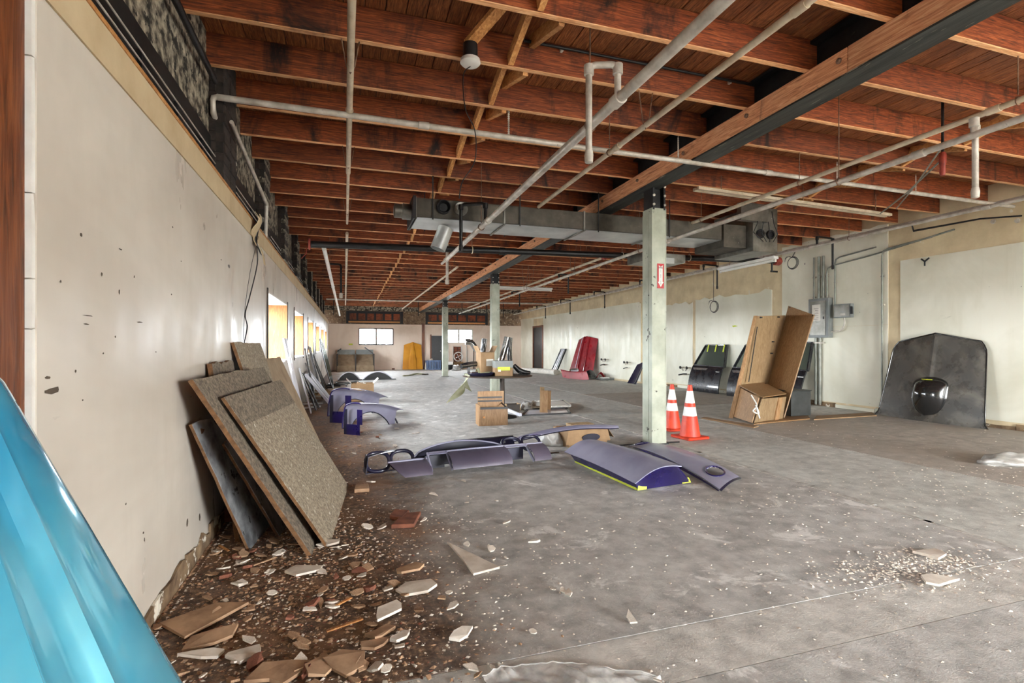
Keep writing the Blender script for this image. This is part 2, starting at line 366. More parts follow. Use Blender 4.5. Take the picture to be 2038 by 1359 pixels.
# windows in the left wall
for i, (a, b_) in enumerate(LWIN):
    wdw = thing('window_%d' % (i+1), (XL-.2, (a+b_)/2, ZS), 'wall opening with warm plywood reveals, number %s from the front' % ('one','two','three','four','five','six')[i], None, kind='structure')
    wdw['label'] = ['nearest deep window in the left wall, warm plywood reveal', 'second deep window along the left wall', 'third deep window along the left wall', 'fourth deep window along the left wall', 'fifth deep window along the left wall', 'farthest deep window along the left wall'][i]
    t_ = .018
    MB().bb(XL-.37, XL+.004, b_-t_, b_-.0005, ZS, ZH).build('jamb', M['jamb'], wdw); MB().bb(XL-.37, XL+.004, a+.0005, a+t_, ZS, ZH).build('jamb', M['jamb'], wdw)
    MB().bb(XL-.37, XL+.004, a+t_, b_-t_, ZH-t_, ZH-.0005).build('header', M['header_white'], wdw); MB().bb(XL-.37, XL+.03, a+t_, b_-t_, ZS+.0005, ZS+t_).build('sill', M['header_white'], wdw)
    f = MB()
    for y0, y1 in ((a-.035, a+.004), (b_-.004, b_+.035)): f.bb(XL+.001, XL+.012, y0, y1, ZS-.03, ZH+.03)
    f.build('casing', M['dark_frame'], wdw)
    f = MB(); X = XL-.33
    for y0, y1 in ((a+t_, a+.06), (b_-.06, b_-t_), ((a+b_)/2-.02, (a+b_)/2+.02)): f.bb(X-.02, X+.02, y0, y1, ZS+t_, ZH-t_)
    for z0, z1 in ((ZS+t_, ZS+.06), (ZH-.06, ZH-t_), ((ZS+ZH)/2-.012, (ZS+ZH)/2+.012)): f.bb(X-.019, X+.019, a+t_, b_-t_, z0, z1)
    f.build('frame', M['header_white'], wdw)
    for y0, y1 in ((a+.06, (a+b_)/2-.02), ((a+b_)/2+.02, b_-.06)): MB().bb(X-.003, X+.003, y0, y1, ZS+.06, ZH-.06).build('pane', M['glass'], wdw)
# old masonry above the drywall
upper = thing('wall_left_upper', (-1.2, 2, ZT), 'sooty old brick wall with blacked-out high windows above the drywall', None, kind='structure')
MB().bb(-1.38, -1.18, YB-.2, YF, ZT-.02, 3.62).build('backing', M['black_board'], upper)
PY = [4.42+2.05*k for k in range(10)]
bays = [(1.0, PY[0])]+[(PY[k]+.5, PY[k+1]) for k in range(9)]
for k, (a, b_) in enumerate(bays):
    MB().bb(-1.18, -1.0, a, b_, 2.80, zc((a+b_)/2)+.22).build('lintel', M['peeled'], upper)
    MB().bb(-1.16, -.985, a, b_, 2.52, 2.798).build('blackout_board', M['black_board'], upper)
    for zz in (2.585, 2.64): MB().tube([(-.955, a, zz), (-.955, b_, zz)], .005, 6).build('window_bar', M['galv'], upper)
    n = max(2, int((b_-a)/.55))
    for q in range(n): MB().bb(-.984, -.962, a+(q+.5)*(b_-a)/n-.03, a+(q+.5)*(b_-a)/n+.03, ZT+.02, 2.66).build('mullion', M['black_steel'], upper)
brick_me = MB().box((0,0,0), (.098, .215, .066)).mesh('brick', bevel=.004); brick_me.materials.append(M['soot_brick'])
brick_wh = MB().box((0,0,0), (.098, .215, .066)).mesh('brick', bevel=.004); brick_wh.materials.append(M['peeled'])
for k, y0 in enumerate(PY):
    core = MB().bb(-1.18, -.905, y0+.012, y0+.49, ZT-.01, zc(y0)+.23).build('pier', M['mortar'], upper)
    if k < 5:                                                      # near piers: brick by brick
        nz = int((zc(y0)+.2-ZT)/.076)
        for c in range(nz):
            zz = ZT+.04+c*.076; off = .06 if c % 2 else 0
            for q in range(2):
                o = put('brick', brick_wh if k > 0 and c % 3 else brick_me, upper, loc=(-.945+random.uniform(-.006,.006), y0+.115+q*.235+off*.3, zz))
            o = put('brick', brick_me, upper, loc=(-1.06, y0+.046+random.uniform(-.004,.004), zz), rot=(0, 0, pi/2))
    else: MB().bb(-.91, -.895, y0+.02, y0+.48, ZT, zc(y0)+.22).build('plaster_face', M['peeled'], upper)
# ------------------------------------------------------------------ right wall
wr = thing('wall_right', (XR, 8, 0), 'long right wall of white drywall sheets over bare tan board', None, kind='structure')
b = MB(); b.bb(XR, XR+.2, YB-.2, 13.9, 0, 3.65)
b.build('backing', M['tan_wall'], wr)
MB().bb(XR2, XR+.2, 13.9, YF, 0, 3.62).build('return', M['tan_wall'], wr)
def rsheet(y0, y1, z0, z1, X=XR, rag=0.0, m='right_wall'):
    n = 14; top = [(X, y1-(y1-y0)*k/n, z1+(random.uniform(-rag, rag) if 0 < k < n else 0)) for k in range(n+1)]
    MB().prism([(X, y0, z0), (X, y1, z0)]+top, (-.013, 0, 0)).build('drywall_sheet', M[m], wr)
rsheet(YB, 1.6, .11, 2.63); rsheet(1.604, 4.0, .11, 2.63); rsheet(4.004, 6.24, .11, 2.63); rsheet(6.45, 8.72, .10, 1.55); rsheet(6.45, 8.72, 1.554, 3.3, rag=.02)
rsheet(9.0, 11.6, .1, 2.42, rag=.05); rsheet(11.72, 13.88, .1, 2.36, rag=.06)
yy = 13.93
while yy < YF-.1:
    if not (22.2 < yy < 23.6):
        y1 = min(yy+2.42, YF); 
        for a, b_ in ([(yy, y1)] if not (yy < 22.9 < y1) else [(yy, 22.25), (23.55, y1)]): rsheet(a+.003, b_-.003, .06, 2.5, XR2, .015)
    yy += 2.42
MB().bb(XR2-.022, XR2-.003, 14.0, YF, 2.46, 2.54).build('batten', M['right_wall'], wr)
bbr = thing('baseboard_right', (XR, 6, 0), 'broken white baseboard strip along the right wall', None, kind='structure')
yy = 2.4
while yy < 13.6:
    L = random.uniform(.4, 1.1); hh = random.uniform(.05, .10)
    MB().prism([(XR-.001, yy, 0), (XR-.001, yy+L, 0), (XR-.001, yy+L, hh), (XR-.001, yy+L*.5, hh+random.uniform(-.02,.01)), (XR-.001, yy, hh*.9)], (-.022, 0, 0)).build('board', M['base_board'] if random.random() < .4 else M['right_wall'], bbr); yy += L+.01
# doorway far down the right wall
d1 = thing('door_1', (XR2, 22.9, 0), 'narrow dark doorway with brown frame far down the right wall', None, kind='structure')
MB().bb(XR2-.016, XR2-.004, 22.3, 23.5, 0, 2.08).build('dark_leaf', M['black_plastic'], d1)
f = MB()
for y0, y1 in ((22.22, 22.32), (23.48, 23.58)): f.bb(XR2-.05, XR2-.001, y0, y1, 0, 2.12)
f.bb(XR2-.05, XR2-.001, 22.32, 23.48, 2.04, 2.12); f.build('frame', M['post'], d1)
# ------------------------------------------------------------------ far wall
wf = thing('wall_far', (4, YF, 0), 'pinkish drywall end wall with two bright windows under old brick', None, kind='structure')
ZF = 2.2; xs = [XL-.4]+[q for w_ in FWIN for q in w_[:2]]+[XR+.2]
b = MB()
for i in range(0, len(xs), 2): b.bb(xs[i], xs[i+1], YF, YF+.3, 0, ZF)
for x0, x1, z0, z1 in FWIN: b.bb(x0, x1, YF, YF+.3, 0, z0).bb(x0, x1, YF, YF+.3, z1, ZF)
b.build('drywall', M['far_wall'], wf)
MB().bb(XL-.4, XR+.2, YF+.08, YF+.3, ZF, 3.4).build('brickwork', M['old_brick'], wf)
for x0, x1 in ((-.02, 2.62), (3.72, 6.9)):
    MB().bb(x0, x1, YF+.02, YF+.078, ZF+.03, ZF+.62).build('blackout_board', M['black_board'], wf)
    for q in range(7): MB().bb(x0+.1+q*(x1-x0-.2)/6-.02, x0+.1+q*(x1-x0-.2)/6+.02, YF-.005, YF+.018, ZF+.04, ZF+.6).build('mullion', M['black_steel'], wf)
    for q in range(6): MB().bb(x0+.15+q*(x1-x0-.2)/6, x0+.05+(q+1)*(x1-x0-.2)/6, YF+.002, YF+.016, ZF+.2, ZF+.5).build('board', M['joist'], wf)
    MB().bb(x0+.1, x1-.15, YF-.03, YF+.0, ZF+.06, ZF+.14).build('rail', M['brace'], wf)
MB().bb(XL-.3, XR, YF-.02, YF+.06, ZF+.64, 3.3).build('plaster_band', M['peeled'], wf)
MB().bb(3.53, 3.66, YF-.06, YF-.002, 0, ZF+.02).build('trim_4', M['post'], kind='structure', label='splintered brown timber stud on the far wall')
for i, (x0, x1, z0, z1) in enumerate(FWIN):
    o = thing('window_%d' % (7+i), ((x0+x1)/2, YF, z0), ('four-pane aluminium window in the far wall left of the yellow hood', 'glaring far window behind the dark door and column')[i], None, kind='structure')
    f = MB(); t_ = .05; Y0, Y1 = YF-.02, YF+.05
    f.bb(x0, x0+t_, Y0, Y1, z0, z1).bb(x1-t_, x1, Y0, Y1, z0, z1).bb(x0, x1, Y0, Y1, z0, z0+t_).bb(x0, x1, Y0, Y1, z1-t_, z1); f.build('frame', M['dark_frame'] if i == 0 else M['header_white'], o)
    xm, zm = (x0+x1)/2, (z0+z1)/2
    MB().bb(xm-.045, xm+.045, Y0+.02, Y1-.01, z0+t_, z1-t_).build('mullion', M['header_white'], o)
    MB().bb(x0+t_, x1-t_, Y0+.025, Y1-.015, zm-.02, zm+.02).build('glazing_bar', M['brace'], o)
    for a, b_ in ((x0+t_, xm-.03), (xm+.03, x1-t_)):
        for c, d in ((z0+t_, zm-.012), (zm+.012, z1-t_)): MB().bb(a, b_, YF+.012, YF+.018, c, d).build('pane', M['glass'], o)
# unseen back wall with an opening added for daylight (behind the photographer)
b = MB(); b.bb(XL-.4, BAY[0], YB-.2, YB, 0, 3.65).bb(BAY[1], XR+.2, YB-.2, YB, 0, 3.65).bb(BAY[0], BAY[1], YB-.2, YB, BAY[3], 3.65)
b.build('wall_back', M['right_wall'], kind='structure', label='wall behind the photographer with an added daylight opening')
MB().bb(XL-.38, XL-.2, 1.22, 1.72, 0, ZT).build('wall_left_infill', M['white_wall'], kind='structure', label='left wall behind the timber post')

# ------------------------------------------------------------------ ceiling: deck planks, joists, bridging
ceil_ = thing('ceiling', (4, 10, 3.5), 'open timber roof of dark planks on closely spaced reddish joists', None, kind='structure')
PW = .142; LEN = YF-YB+.4
ang = -math.atan(SL); ym = (YF+YB)/2
plank_me = MB().box((0,0,0), (PW-.006, LEN, .022)).mesh('plank', bevel=.002); plank_me.materials.append(M['deck'])
x = -1.3
while x < XR+.2:
    put('plank', plank_me, ceil_, loc=(x+PW/2, ym, zc(ym)+.24+.012+random.uniform(0, .004)), rot=(ang, 0, 0)); x += PW
MB().box((4, ym, zc(ym)+.24+.06), (11.6, LEN+.6, .05), Matrix.Rotation(ang, 3, 'X')).build('roof_felt', M['black_board'], ceil_)
BX = 3.5
def joist_mesh(x0, x1):
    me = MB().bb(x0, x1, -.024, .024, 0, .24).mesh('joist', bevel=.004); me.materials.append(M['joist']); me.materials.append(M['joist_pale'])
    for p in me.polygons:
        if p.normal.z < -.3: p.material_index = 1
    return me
jl, jr = joist_mesh(-1.17, BX-.012), joist_mesh(BX+.012, XR-.01)
JY = [3.73+.643*k for k in range(-13, 34)]
br_a = MB().bar((0, -.29, .205), (0, .29, .035), .042, .09).mesh('bridging_brace'); br_a.materials.append(M['brace'])
br_b = MB().bar((0, -.29, .035), (0, .29, .205), .042, .09).mesh('bridging_brace'); br_b.materials.append(M['brace'])
for i, y in enumerate(JY):
    if y > YF-.1: break
    put('joist', jl, ceil_, loc=(0, y, zc(y))); put('joist', jr, ceil_, loc=(0, y, zc(y)))
    if 0 < y < YF-.9:
        for X in (1.25, 6.3):
            put('bridging_brace', br_a, ceil_, loc=(X-.06+random.uniform(-.02,.02), y+.3215, zc(y)-.004)); put('bridging_brace', br_b, ceil_, loc=(X+.09+random.uniform(-.02,.02), y+.3215, zc(y)-.004))
# main beam: steel I-section with timber ledgers that carry the joists
def slope_box(x0, x1, z0, z1, y0=YB, y1=YF+.05):
    m = MB(); vs_ = [(xx, yy_, zc(yy_)+zz) for xx in (x0, x1) for yy_ in (y0, y1) for zz in (z0, z1)]
    return m.add(vs_, [(0,1,3,2),(4,6,7,5),(0,4,5,1),(2,3,7,6),(0,2,6,4),(1,5,7,3)])
beam = thing('steel_beam', (BX, 5, 3), 'long black steel beam with orange timber ledgers carrying the joists', None, kind='structure')
slope_box(BX-.008, BX+.008, -.19, .22).build('web', M['black_steel'], beam)
slope_box(BX-.085, BX+.085, .20, .225).build('flange', M['black_steel'], beam)
slope_box(BX-.112, BX+.112, -.205, -.19).build('flange', M['steel_under'], beam)
yy = YB
for side in (-1, 1):
    yy = YB
    while yy < YF-.1:
        L = min(4.2+random.uniform(-.5, .5), YF-yy)
        xs_ = sorted((BX+side*.060, BX+side*.105))
        slope_box(xs_[0], xs_[1], -.19, -.004, yy, yy+L-.006).build('ledger', M['ledger'], beam, bevel=.003); yy += L
bolt = MB().lathe([(.0, 0), (.02, 0), (.02, .012), (.012, .02)], n=8, M=Matrix.Rotation(-pi/2, 3, 'Y')).mesh('bolt'); bolt.materials.append(M['rod'])
yy = 1.0
while yy < 20: put('bolt', bolt, beam, loc=(BX-.105, yy, zc(yy)-.075)); yy += .9
# columns
def column(y, label, x=BX+.08, sign=False):
    top = zc(y)-.205; a = .1
    c = thing('column', (x, y, 0), label, None, kind='structure')
    MB().bb(x-a, x-a+.012, y-a, y+a, 0, top-.24).build('flange', M['col_green'], c, bevel=.002); MB().bb(x+a-.012, x+a, y-a, y+a, 0, top-.24).build('flange', M['col_green'], c)
    MB().bb(x-a+.012, x+a-.012, y-a+.004, y-a+.016, 0, top-.24).build('face_plate', M['col_green'], c); MB().bb(x-a+.012, x+a-.012, y+a-.016, y+a-.004, 0, top-.24).build('face_plate', M['col_green'], c)
    MB().bb(x-a-.004, x-a-.0005, y-.03, y+a, .0, top-.3).build('channel_lip', M['col_green'], c)
    MB().bb(x-.05, x+.05, y-.05, y+.05, top-.24, top).build('head', M['black_steel'], c)
    MB().bb(x-a-.02, x+a+.02, y-a-.02, y+a+.02, .0, .014).build('base_plate', M['black_steel'], c)
    for s in (-1, 1):
        MB().bb(x+s*.075-.012, x+s*.075+.012, y-.10, y+.10, top-.26, top+.16).build('head_strap', M['black_steel'], c)
        for q in range(3): MB().lathe([(.016, 0), (.016, .012), (.008, .014)], (x+s*.075, y-.10, top-.2+q*.11), 8, Matrix.Rotation(pi/2, 3, 'X')).build('bolt', M['galv'], c)
    return c, top
c1, top1 = column(5.42, 'nearest pale green steel column with a red fire extinguisher sign')
c2, _ = column(12.5, 'middle pale green steel column behind the cluttered round table')
c3, _ = column(19.4, 'farthest pale green steel column before the end wall')
MB().bb(BX-.04, BX+.09, 12.36, 12.398, 0, 1.9).build('guard_board', M['col_green'], c2)
# ------------------------------------------------------------------ fire extinguisher sign on the nearest column
def text_mesh(body, size, M4, mat, name, parent, depth=.001):
    cu = bpy.data.curves.new(name, 'FONT'); cu.body = body; cu.size = size; cu.align_x = 'CENTER'; cu.align_y = 'CENTER'; cu.extrude = depth
    tmp = bpy.data.objects.new('tmp', cu); COL.objects.link(tmp)
    dg = bpy.context.evaluated_depsgraph_get(); me = bpy.data.meshes.new_from_object(tmp.evaluated_get(dg)); bpy.data.objects.remove(tmp)
    me.name = name; me.transform(M4); me.materials.clear(); me.materials.append(mat)
    return put(name, me, parent)
sx, sy = BX+.08+.02, 5.42-.1
p_t, p_b = at(1322, 525, Y=sy).z, at(1322, 574, Y=sy).z
sgn = thing('fire_extinguisher_sign', (sx, sy, p_b), 'red sign with white down arrow reading FIRE EXTINGUISHER on nearest column', 'sign')
hs = p_t-p_b; ws = hs*.31
MB().bb(sx-ws/2, sx+ws/2, sy-.002, sy+.003, p_b, p_t).build('plate', M['sign_red'], sgn)
aw = ws*.29
pts = [(-aw, .93), (0, .87), (aw, .93), (aw*.92, .26), (aw*1.45, .26), (0, .05), (-aw*1.45, .26), (-aw*.92, .26)]
MB().prism([(sx+a, sy-.004, p_b+hs*b_) for a, b_ in pts], (0, .0018, 0)).build('arrow', M['sign_white'], sgn)
MT = lambda z: Matrix.Translation((sx, sy-.005, z)) @ Matrix.Rotation(pi/2, 4, 'X')
text_mesh('FIRE', hs*.105, MT(p_b+hs*.83), M['sign_ink'], 'lettering', sgn)
for i, ch in enumerate('EXTINGUISHER'): text_mesh(ch, hs*.055, MT(p_b+hs*(.745-.052*i)), M['sign_ink'], 'lettering', sgn)

# ------------------------------------------------------------------ overhead pipework
def hanger(p, X, y, z, r, m=None, double=False):
    b = MB()
    zt = zc(y)+.235
    if double: b.tube([(X-.10, y, zt), (X-r-.004, y, z+.02), (X, y, z-r-.006), (X+r+.004, y, z+.02), (X+.10, y, zt)], .005, 6)
    else:
        b.tube([(X, y, zt), (X, y, z+r+.02)], .005, 6)
        b.tube([(X+(r+.006)*cos(a*pi/6), y, z+(r+.006)*sin(a*pi/6)) for a in range(12)], .006, 6, closed=True)
    b.build('hanger', m or M['rod'], p, smooth=40)
def run(name, pts, r, mat, label, cat='pipe', couple=None, n=12, group=None):
    p = thing(name, pts[0], label, cat, group)
    MB().tube(pts, r, n).build('pipe_length', mat, p, smooth=50)
    if couple:
        for q in couple:
            q = Vector(q); d = (Vector(pts[-1])-Vector(pts[0])).normalized()
            MB().tube([q-d*.045, q+d*.045], r*1.28, n).build('coupling', mat, p, smooth=50)
    return p
def elbow_path(pts, k=.05):
    """round the corners of a polyline"""
    out = [Vector(pts[0])]
    for i in range(1, len(pts)-1):
        a, b_, c = Vector(pts[i-1]), Vector(pts[i]), Vector(pts[i+1])
        p0 = b_+(a-b_).normalized()*k; p1 = b_+(c-b_).normalized()*k
        out += [p0, p0.lerp(b_, .6).lerp(p1.lerp(b_, .6), .5) if False else (p0+p1)/4+b_/2, p1]
    return out+[Vector(pts[-1])]
def zr(y, dz): return zc(y)+dz
# A: wide galvanised main
XA, ZA = 1.6, -.61
ya = lambda y: V(XA, y, zr(y, ZA))
pA = run('sprinkler_main', [ya(-3), ya(8.6)], .033, M['galv'], 'thick galvanised sprinkler pipe running overhead along the middle of the room', couple=[ya(2.82), ya(5.9), ya(8.55)])
for y in (.4, 3.2, 6.2): hanger(pA, XA, y, zr(y, ZA), .033)
def gooseneck(parent, base, rise, arm, drop, r, mat, headr=None):
    b0 = Vector(base); top = b0+V(0,0,rise); e = top+Vector(arm); end = e-V(0,0,drop)
    MB().tube(elbow_path([b0, top, e, end], .04), r, 10).build('gooseneck', mat, parent, smooth=50)
    for q in (top, e): MB().lathe([(r*1.1,-.035),(r*1.5,-.03),(r*1.5,.03),(r*1.1,.035)], q-V(0,0,.03), 10).build('elbow', mat, parent, smooth=40)
    MB().lathe([(r*.6,-.05),(r*1.2,-.045),(r*1.35,0),(r*1.1,.03)], end, 10).build('cap', mat, parent, smooth=40)
gooseneck(pA, ya(2.82), .22, at(1172,130,Z=zr(2.82,ZA)+.22)-V(XA,2.82,zr(2.82,ZA)+.22), .56, .021, M['galv'])
gooseneck(pA, ya(6.0), .24, (-.27, .15, 0), .52, .021, M['iron'])
pAe = ya(8.6); MB().tube([pAe, pAe+V(-.02,.28,-.02)], .022, 10).build('end_nipple', M['galv'], pA, smooth=50)
# B: thinner cream pipe, two lengths
XB_, ZB_ = 2.38, -.28
yb = lambda y: V(XB_, y, zr(y, ZB_))
pB = run('sprinkler_branch', [yb(-3), yb(6.24)], .023, M['cream_pipe'], 'thin cream overhead pipe between the thick galvanised pipe and the beam', couple=[yb(2.2), yb(4.2)])
for y in (1.9, 4.35): hanger(pB, XB_, y, zr(y, ZB_), .023)
hanger(pB, XB_, 3.73, zr(3.73, ZB_), .023, double=True)
pB2 = run('sprinkler_branch', [yb(10.9)+V(-.1,0,-.05), yb(21.5)+V(-.2,0,-.1)], .024, M['cream_pipe'], 'cream overhead pipe in the far half left of the beam', couple=[yb(15)+V(-.12,0,-.06)])
for y in (11.4, 14.6, 18.0): hanger(pB2, XB_-.12, y, zr(y, ZB_)-.06, .024, double=True)
# left run near the wall
XC_, ZC_ = .04, -.2
yc_ = lambda y: V(XC_-.004*y, y, zr(y, ZC_)-.008*max(0, y-8))
pC = run('sprinkler_branch', [yc_(-3), yc_(5.9)], .024, M['cream_pipe'], 'cream overhead pipe seen straight on at upper left, hung on wire stirrups', couple=[yc_(4.4)])
MB().tube([yc_(5.9), yc_(8.2)], .017, 10).build('reduced_length', M['cream_pipe'], pC, smooth=50)
for y in (3.73, 5.66, 7.6): hanger(pC, yc_(y).x, y, yc_(y).z, .024, double=True)
pC2 = run('sprinkler_branch', [yc_(8.4)+V(0,0,-.1), yc_(20)+V(0,0,-.1)], .022, M['cream_pipe'], 'far cream overhead pipe straight above the left car parts', couple=[yc_(12)+V(0,0,-.1)])
for y in (10.2, 13.4, 16.6): hanger(pC2, yc_(y).x, y, yc_(y).z-.1, .022, double=True)
# cross run at Y 4.4
q0, q1 = V(-.93, 4.36, 3.07), V(8.8, 4.62, 3.12)
pD = run('sprinkler_cross_pipe', [q0, q0.lerp(q1,.5), q1], .024, M['galv'], 'grey pipe crossing the whole ceiling in front of the nearest column', couple=[q0.lerp(q1,.16), q0.lerp(q1,.55)])
MB().tube(elbow_path([q0+V(.02,0,0), q0+V(-.03,0,0), q0+V(-.03,.02,-.12), q0+V(-.02,.75,-.26)], .03), .02, 10).build('elbow_drop', M['galv'], pD, smooth=50)
for k in (.24, .43, .66, .8):
    p = q0.lerp(q1, k); b = MB(); zt = zc(p.y)+.05
    for q in range(int((zt-p.z)/.02)): b.box((p.x, p.y+.026, p.z+.02*q), (.018, .003, .012))
    b.bb(p.x-.004, p.x+.004, p.y+.025, p.y+.028, p.z-.02, zt); b.build('strap_hanger', M['galv'], pD)
# wall pipe at upper left
pL = run('wall_pipe', [(-.93, -.5, 3.2), (-.93, 4.3, 3.16)], .022, M['iron'], 'dark pipe along the peeling plaster at the top of left wall')
pL2 = run('wall_conduit', [(-.86, 4.5, 2.95), (-.84, 6.2, 2.75), (-.86, 6.25, 2.2)], .016, M['galv'], 'thin pale conduit hanging on the sooty piers of left wall')
# right-hand pair C and D over the open floor
def along(X0, Z0, y0, y1, dz=0.0): return [V(X0, y0, zr(y0, Z0)), V(X0, y1, zr(y1, Z0)+dz)]
XP, ZP = 4.72, -.33
pE = run('sprinkler_branch', along(XP, ZP, -3, 6.2), .023, M['cream_pipe'], 'upper one of the two pale pipes right of the beam', couple=[V(XP,2.6,zr(2.6,ZP)), V(XP,5.0,zr(5,ZP))])
for y in (2.45, 4.37, 6.0): hanger(pE, XP, y, zr(y, ZP), .023)
pE2 = run('sprinkler_branch', along(4.6, -.40, 8.6, 20), .024, M['cream_pipe'], 'cream pipe with a red clamp right of the beam beyond the duct', couple=[V(4.6,12,zr(12,-.40)), V(4.6,16,zr(16,-.40))])
MB().lathe([(.03,-.05),(.05,-.045),(.05,.045),(.03,.05)], V(4.6,8.6,zr(8.6,-.40)), 12, Matrix.Rotation(pi/2,3,'X')).build('red_clamp', M['red_iron'], pE2, smooth=40)
for y in (9.5, 12.6, 15.8): hanger(pE2, 4.6, y, zr(y, -.40), .024, double=True)
XQ, ZQ = 4.36, -.6
pF = run('sprinkler_main', along(XQ, ZQ, -3, 20.5), .026, M['galv'], 'lower grey pipe right of the beam running to the far end', couple=[V(XQ,2.9,zr(2.9,ZQ)), V(XQ,6.3,zr(6.3,ZQ)), V(XQ,11,zr(11,ZQ)), V(XQ,15,zr(15,ZQ))])
for y in (3.6, 7.0, 9.5, 12.4, 15.2): hanger(pF, XQ, y, zr(y, ZQ), .026, double=y > 8)
p0 = V(XQ, 2.52, zr(2.52, ZQ)); gooseneck(pF, p0, .12, (.22, .12, .02), .50, .021, M['galv'])
for y in (10.2, 13.5, 17.0): gooseneck(pF, V(XQ, y, zr(y, ZQ)), .1, (.22, 0, 0), .36, .016, M['iron'])
# rusty drop with tied conduits
dr = thing('pipe_drop', (5.35, 3.35, 2.6), 'short rust-brown pipe drop with thin conduits tied to it', 'pipe')
P0 = at(1876, 262, Y=3.35); P1 = at(1876, 345, Y=3.35)
MB().tube([V(P0.x, 3.35, zc(3.35)+.2), P0.lerp(P1,.5)], .012, 8).build('rod', M['iron'], dr, smooth=50)
MB().lathe([(.018,0),(.026,.03),(.022,.09),(.03,.12),(.03,.2),(.018,.22)], P1-V(0,0,.02), 10).build('rusty_fitting', M['red_iron'], dr, smooth=40)
for k, (u, v) in enumerate(((1752, 425), (1784, 415))):
    e = at(u, v, Y=4.9+.3*k); s = P1.lerp(P0, .35+.3*k); MB().tube([s, s.lerp(e, .5)+V(0,0,-.03), e], .009, 6).build('conduit', M['conduit'], dr, smooth=50)
# along the right wall
XW, ZW = 7.85, -.33
pG = run('sprinkler_main', along(XW, ZW, 1.5, 24), .026, M['galv'], 'long sprinkler pipe with many goosenecks beside the right wall', couple=[V(XW,y,zr(y,ZW)) for y in (4.4, 7.1, 10, 13, 17)])
for y in (3.4, 6.3, 9.4, 12.6, 15.8): hanger(pG, XW, y, zr(y, ZW), .026)
for y in (6.9, 9.9, 12.6, 15.4, 18.2, 20.8): gooseneck(pG, V(XW, y, zr(y, ZW)), .16, (.42, .05, 0), .5, .018, M['iron'])
pH = run('wall_pipe', [(8.7, 2.0, 3.22), (8.7, 9, 3.14), (8.62, 24, 2.92)], .03, M['galv'], 'pale pipe tight under the joists along the right wall', couple=[(8.7, 4.4, 3.19), (8.7, 6.9, 3.165)])
MB().tube([(8.7, 5.9, 3.17), (8.75, 5.9, 3.05), (8.6, 4.9, 3.0), (8.85, 4.55, 2.98)], .011, 8).build('branch', M['iron'], pH, smooth=50)
for k in range(3): MB().lathe([(.012,0),(.035,.012),(.03,.03),(.012,.034)], (8.9, 4.9-.28*k, 2.98-.05*k), 10, Matrix.Rotation(-pi/2,3,'Y')).build('wall_flange', M['galv'], pH, smooth=40)
# black iron cross pipe
k0, k1 = V(-.55, 8.28, 2.72), V(7.75, 7.75, 2.80)
pI = run('iron_pipe', [k0, k1], .05, M['iron'], 'thick black iron pipe crossing behind the nearest column', couple=[k0.lerp(k1,.36), k0.lerp(k1,.7)])
MB().lathe([(.06,0),(.085,.005),(.085,.03),(.06,.035)], k0, 14, Matrix.Rotation(pi/2,3,'Y')).build('red_flange', M['red_iron'], pI, smooth=30)
MB().lathe([(.055,0),(.08,.005),(.08,.12),(.05,.16)], k1, 14, Matrix.Rotation(pi/2,3,'Y')).build('red_valve', M['red_iron'], pI, smooth=30)
MB().tube([k0+V(-.02,0,-.05), k0+V(-.03,.02,-.14), k0+V(-.1,.03,-.22)], .008, 6).build('lever', M['red_iron'], pI)
MB().tube([k1+V(-.05,0,-.04), k1+V(-.05,0,-.2)], .018, 8).build('drain_cock', M['iron'], pI); MB().box(k1+V(.0,0,-.2), (.16,.02,.03)).build('drain_handle', M['iron'], pI)
for k in (.3, .62, .78):
    p = k0.lerp(k1, k); MB().tube([(p.x, p.y, zc(p.y)+.1), (p.x, p.y, p.z+.06)], .006, 6).build('hanger_rod', M['rod'], pI)
    MB().tube([p+V(0, .057*cos(a*pi/6), .057*sin(a*pi/6)) for a in range(12)], .007, 6, closed=True).build('clevis', M['cream_pipe'], pI, smooth=40)
# slanting white pipe at left
wp = run('white_pipe', [(-.33, 8.35, 2.68), (-.27, 22.3, 2.42)], .033, M['white_enamel'], 'long white pipe slanting from the black iron pipe towards the far left', couple=[(-.31, 13.0, 2.594), (-.29, 17.5, 2.51)])
for y in (10.5, 15.5, 20): MB().tube([(-.32+.0043*(y-8.35), y, zc(y)+.1), (-.32+.0043*(y-8.35), y, 2.68-.0187*(y-8.35))], .005, 6).build('hanger_rod', M['rod'], wp)
# second loop of pipework at far left, and a far cross pipe
lp = thing('pipe_loop', (-.35, 12, 2.4), 'dark looped drop pipe beside the slanting white pipe', 'pipe')
MB().tube(elbow_path([(-.42, 12.2, 2.95), (-.42, 12.2, 3.02), (-.12, 12.2, 3.02), (-.12, 12.2, 2.3)], .05), .024, 10).build('loop', M['iron'], lp, smooth=50)
MB().lathe([(.02,-.06),(.04,-.05),(.04,.04),(.02,.06)], (-.12, 12.2, 2.32), 10).build('cap', M['galv'], lp, smooth=40); MB().tube([(-.42,12.2,3.02),(-.42,12.2,3.43)], .01, 6).build('rod', M['rod'], lp)
pX = run('sprinkler_cross_pipe', [(-.7, 19.7, 2.86), (8.5, 19.7, 2.9)], .03, M['galv'], 'far grey cross pipe near the last column', couple=[(1.5, 19.7, 2.871), (2.6, 19.7, 2.876)])
for X in (-.45, 2.6, 4.3, 6.0): MB().tube([(X, 19.7, 2.86), (X, 19.7, 2.3)], .014, 8).build('drop', M['iron'], pX, smooth=50)
for X in (1.0, 5.0): MB().tube([(X, 19.7, 2.87), (X, 19.7, zc(19.7)+.1)], .006, 6).build('hanger_rod', M['rod'], pX)
vd = thing('vertical_drop', (2.05, 10.6, 2.4), 'single upright pipe drop in front of the far joists', 'pipe')
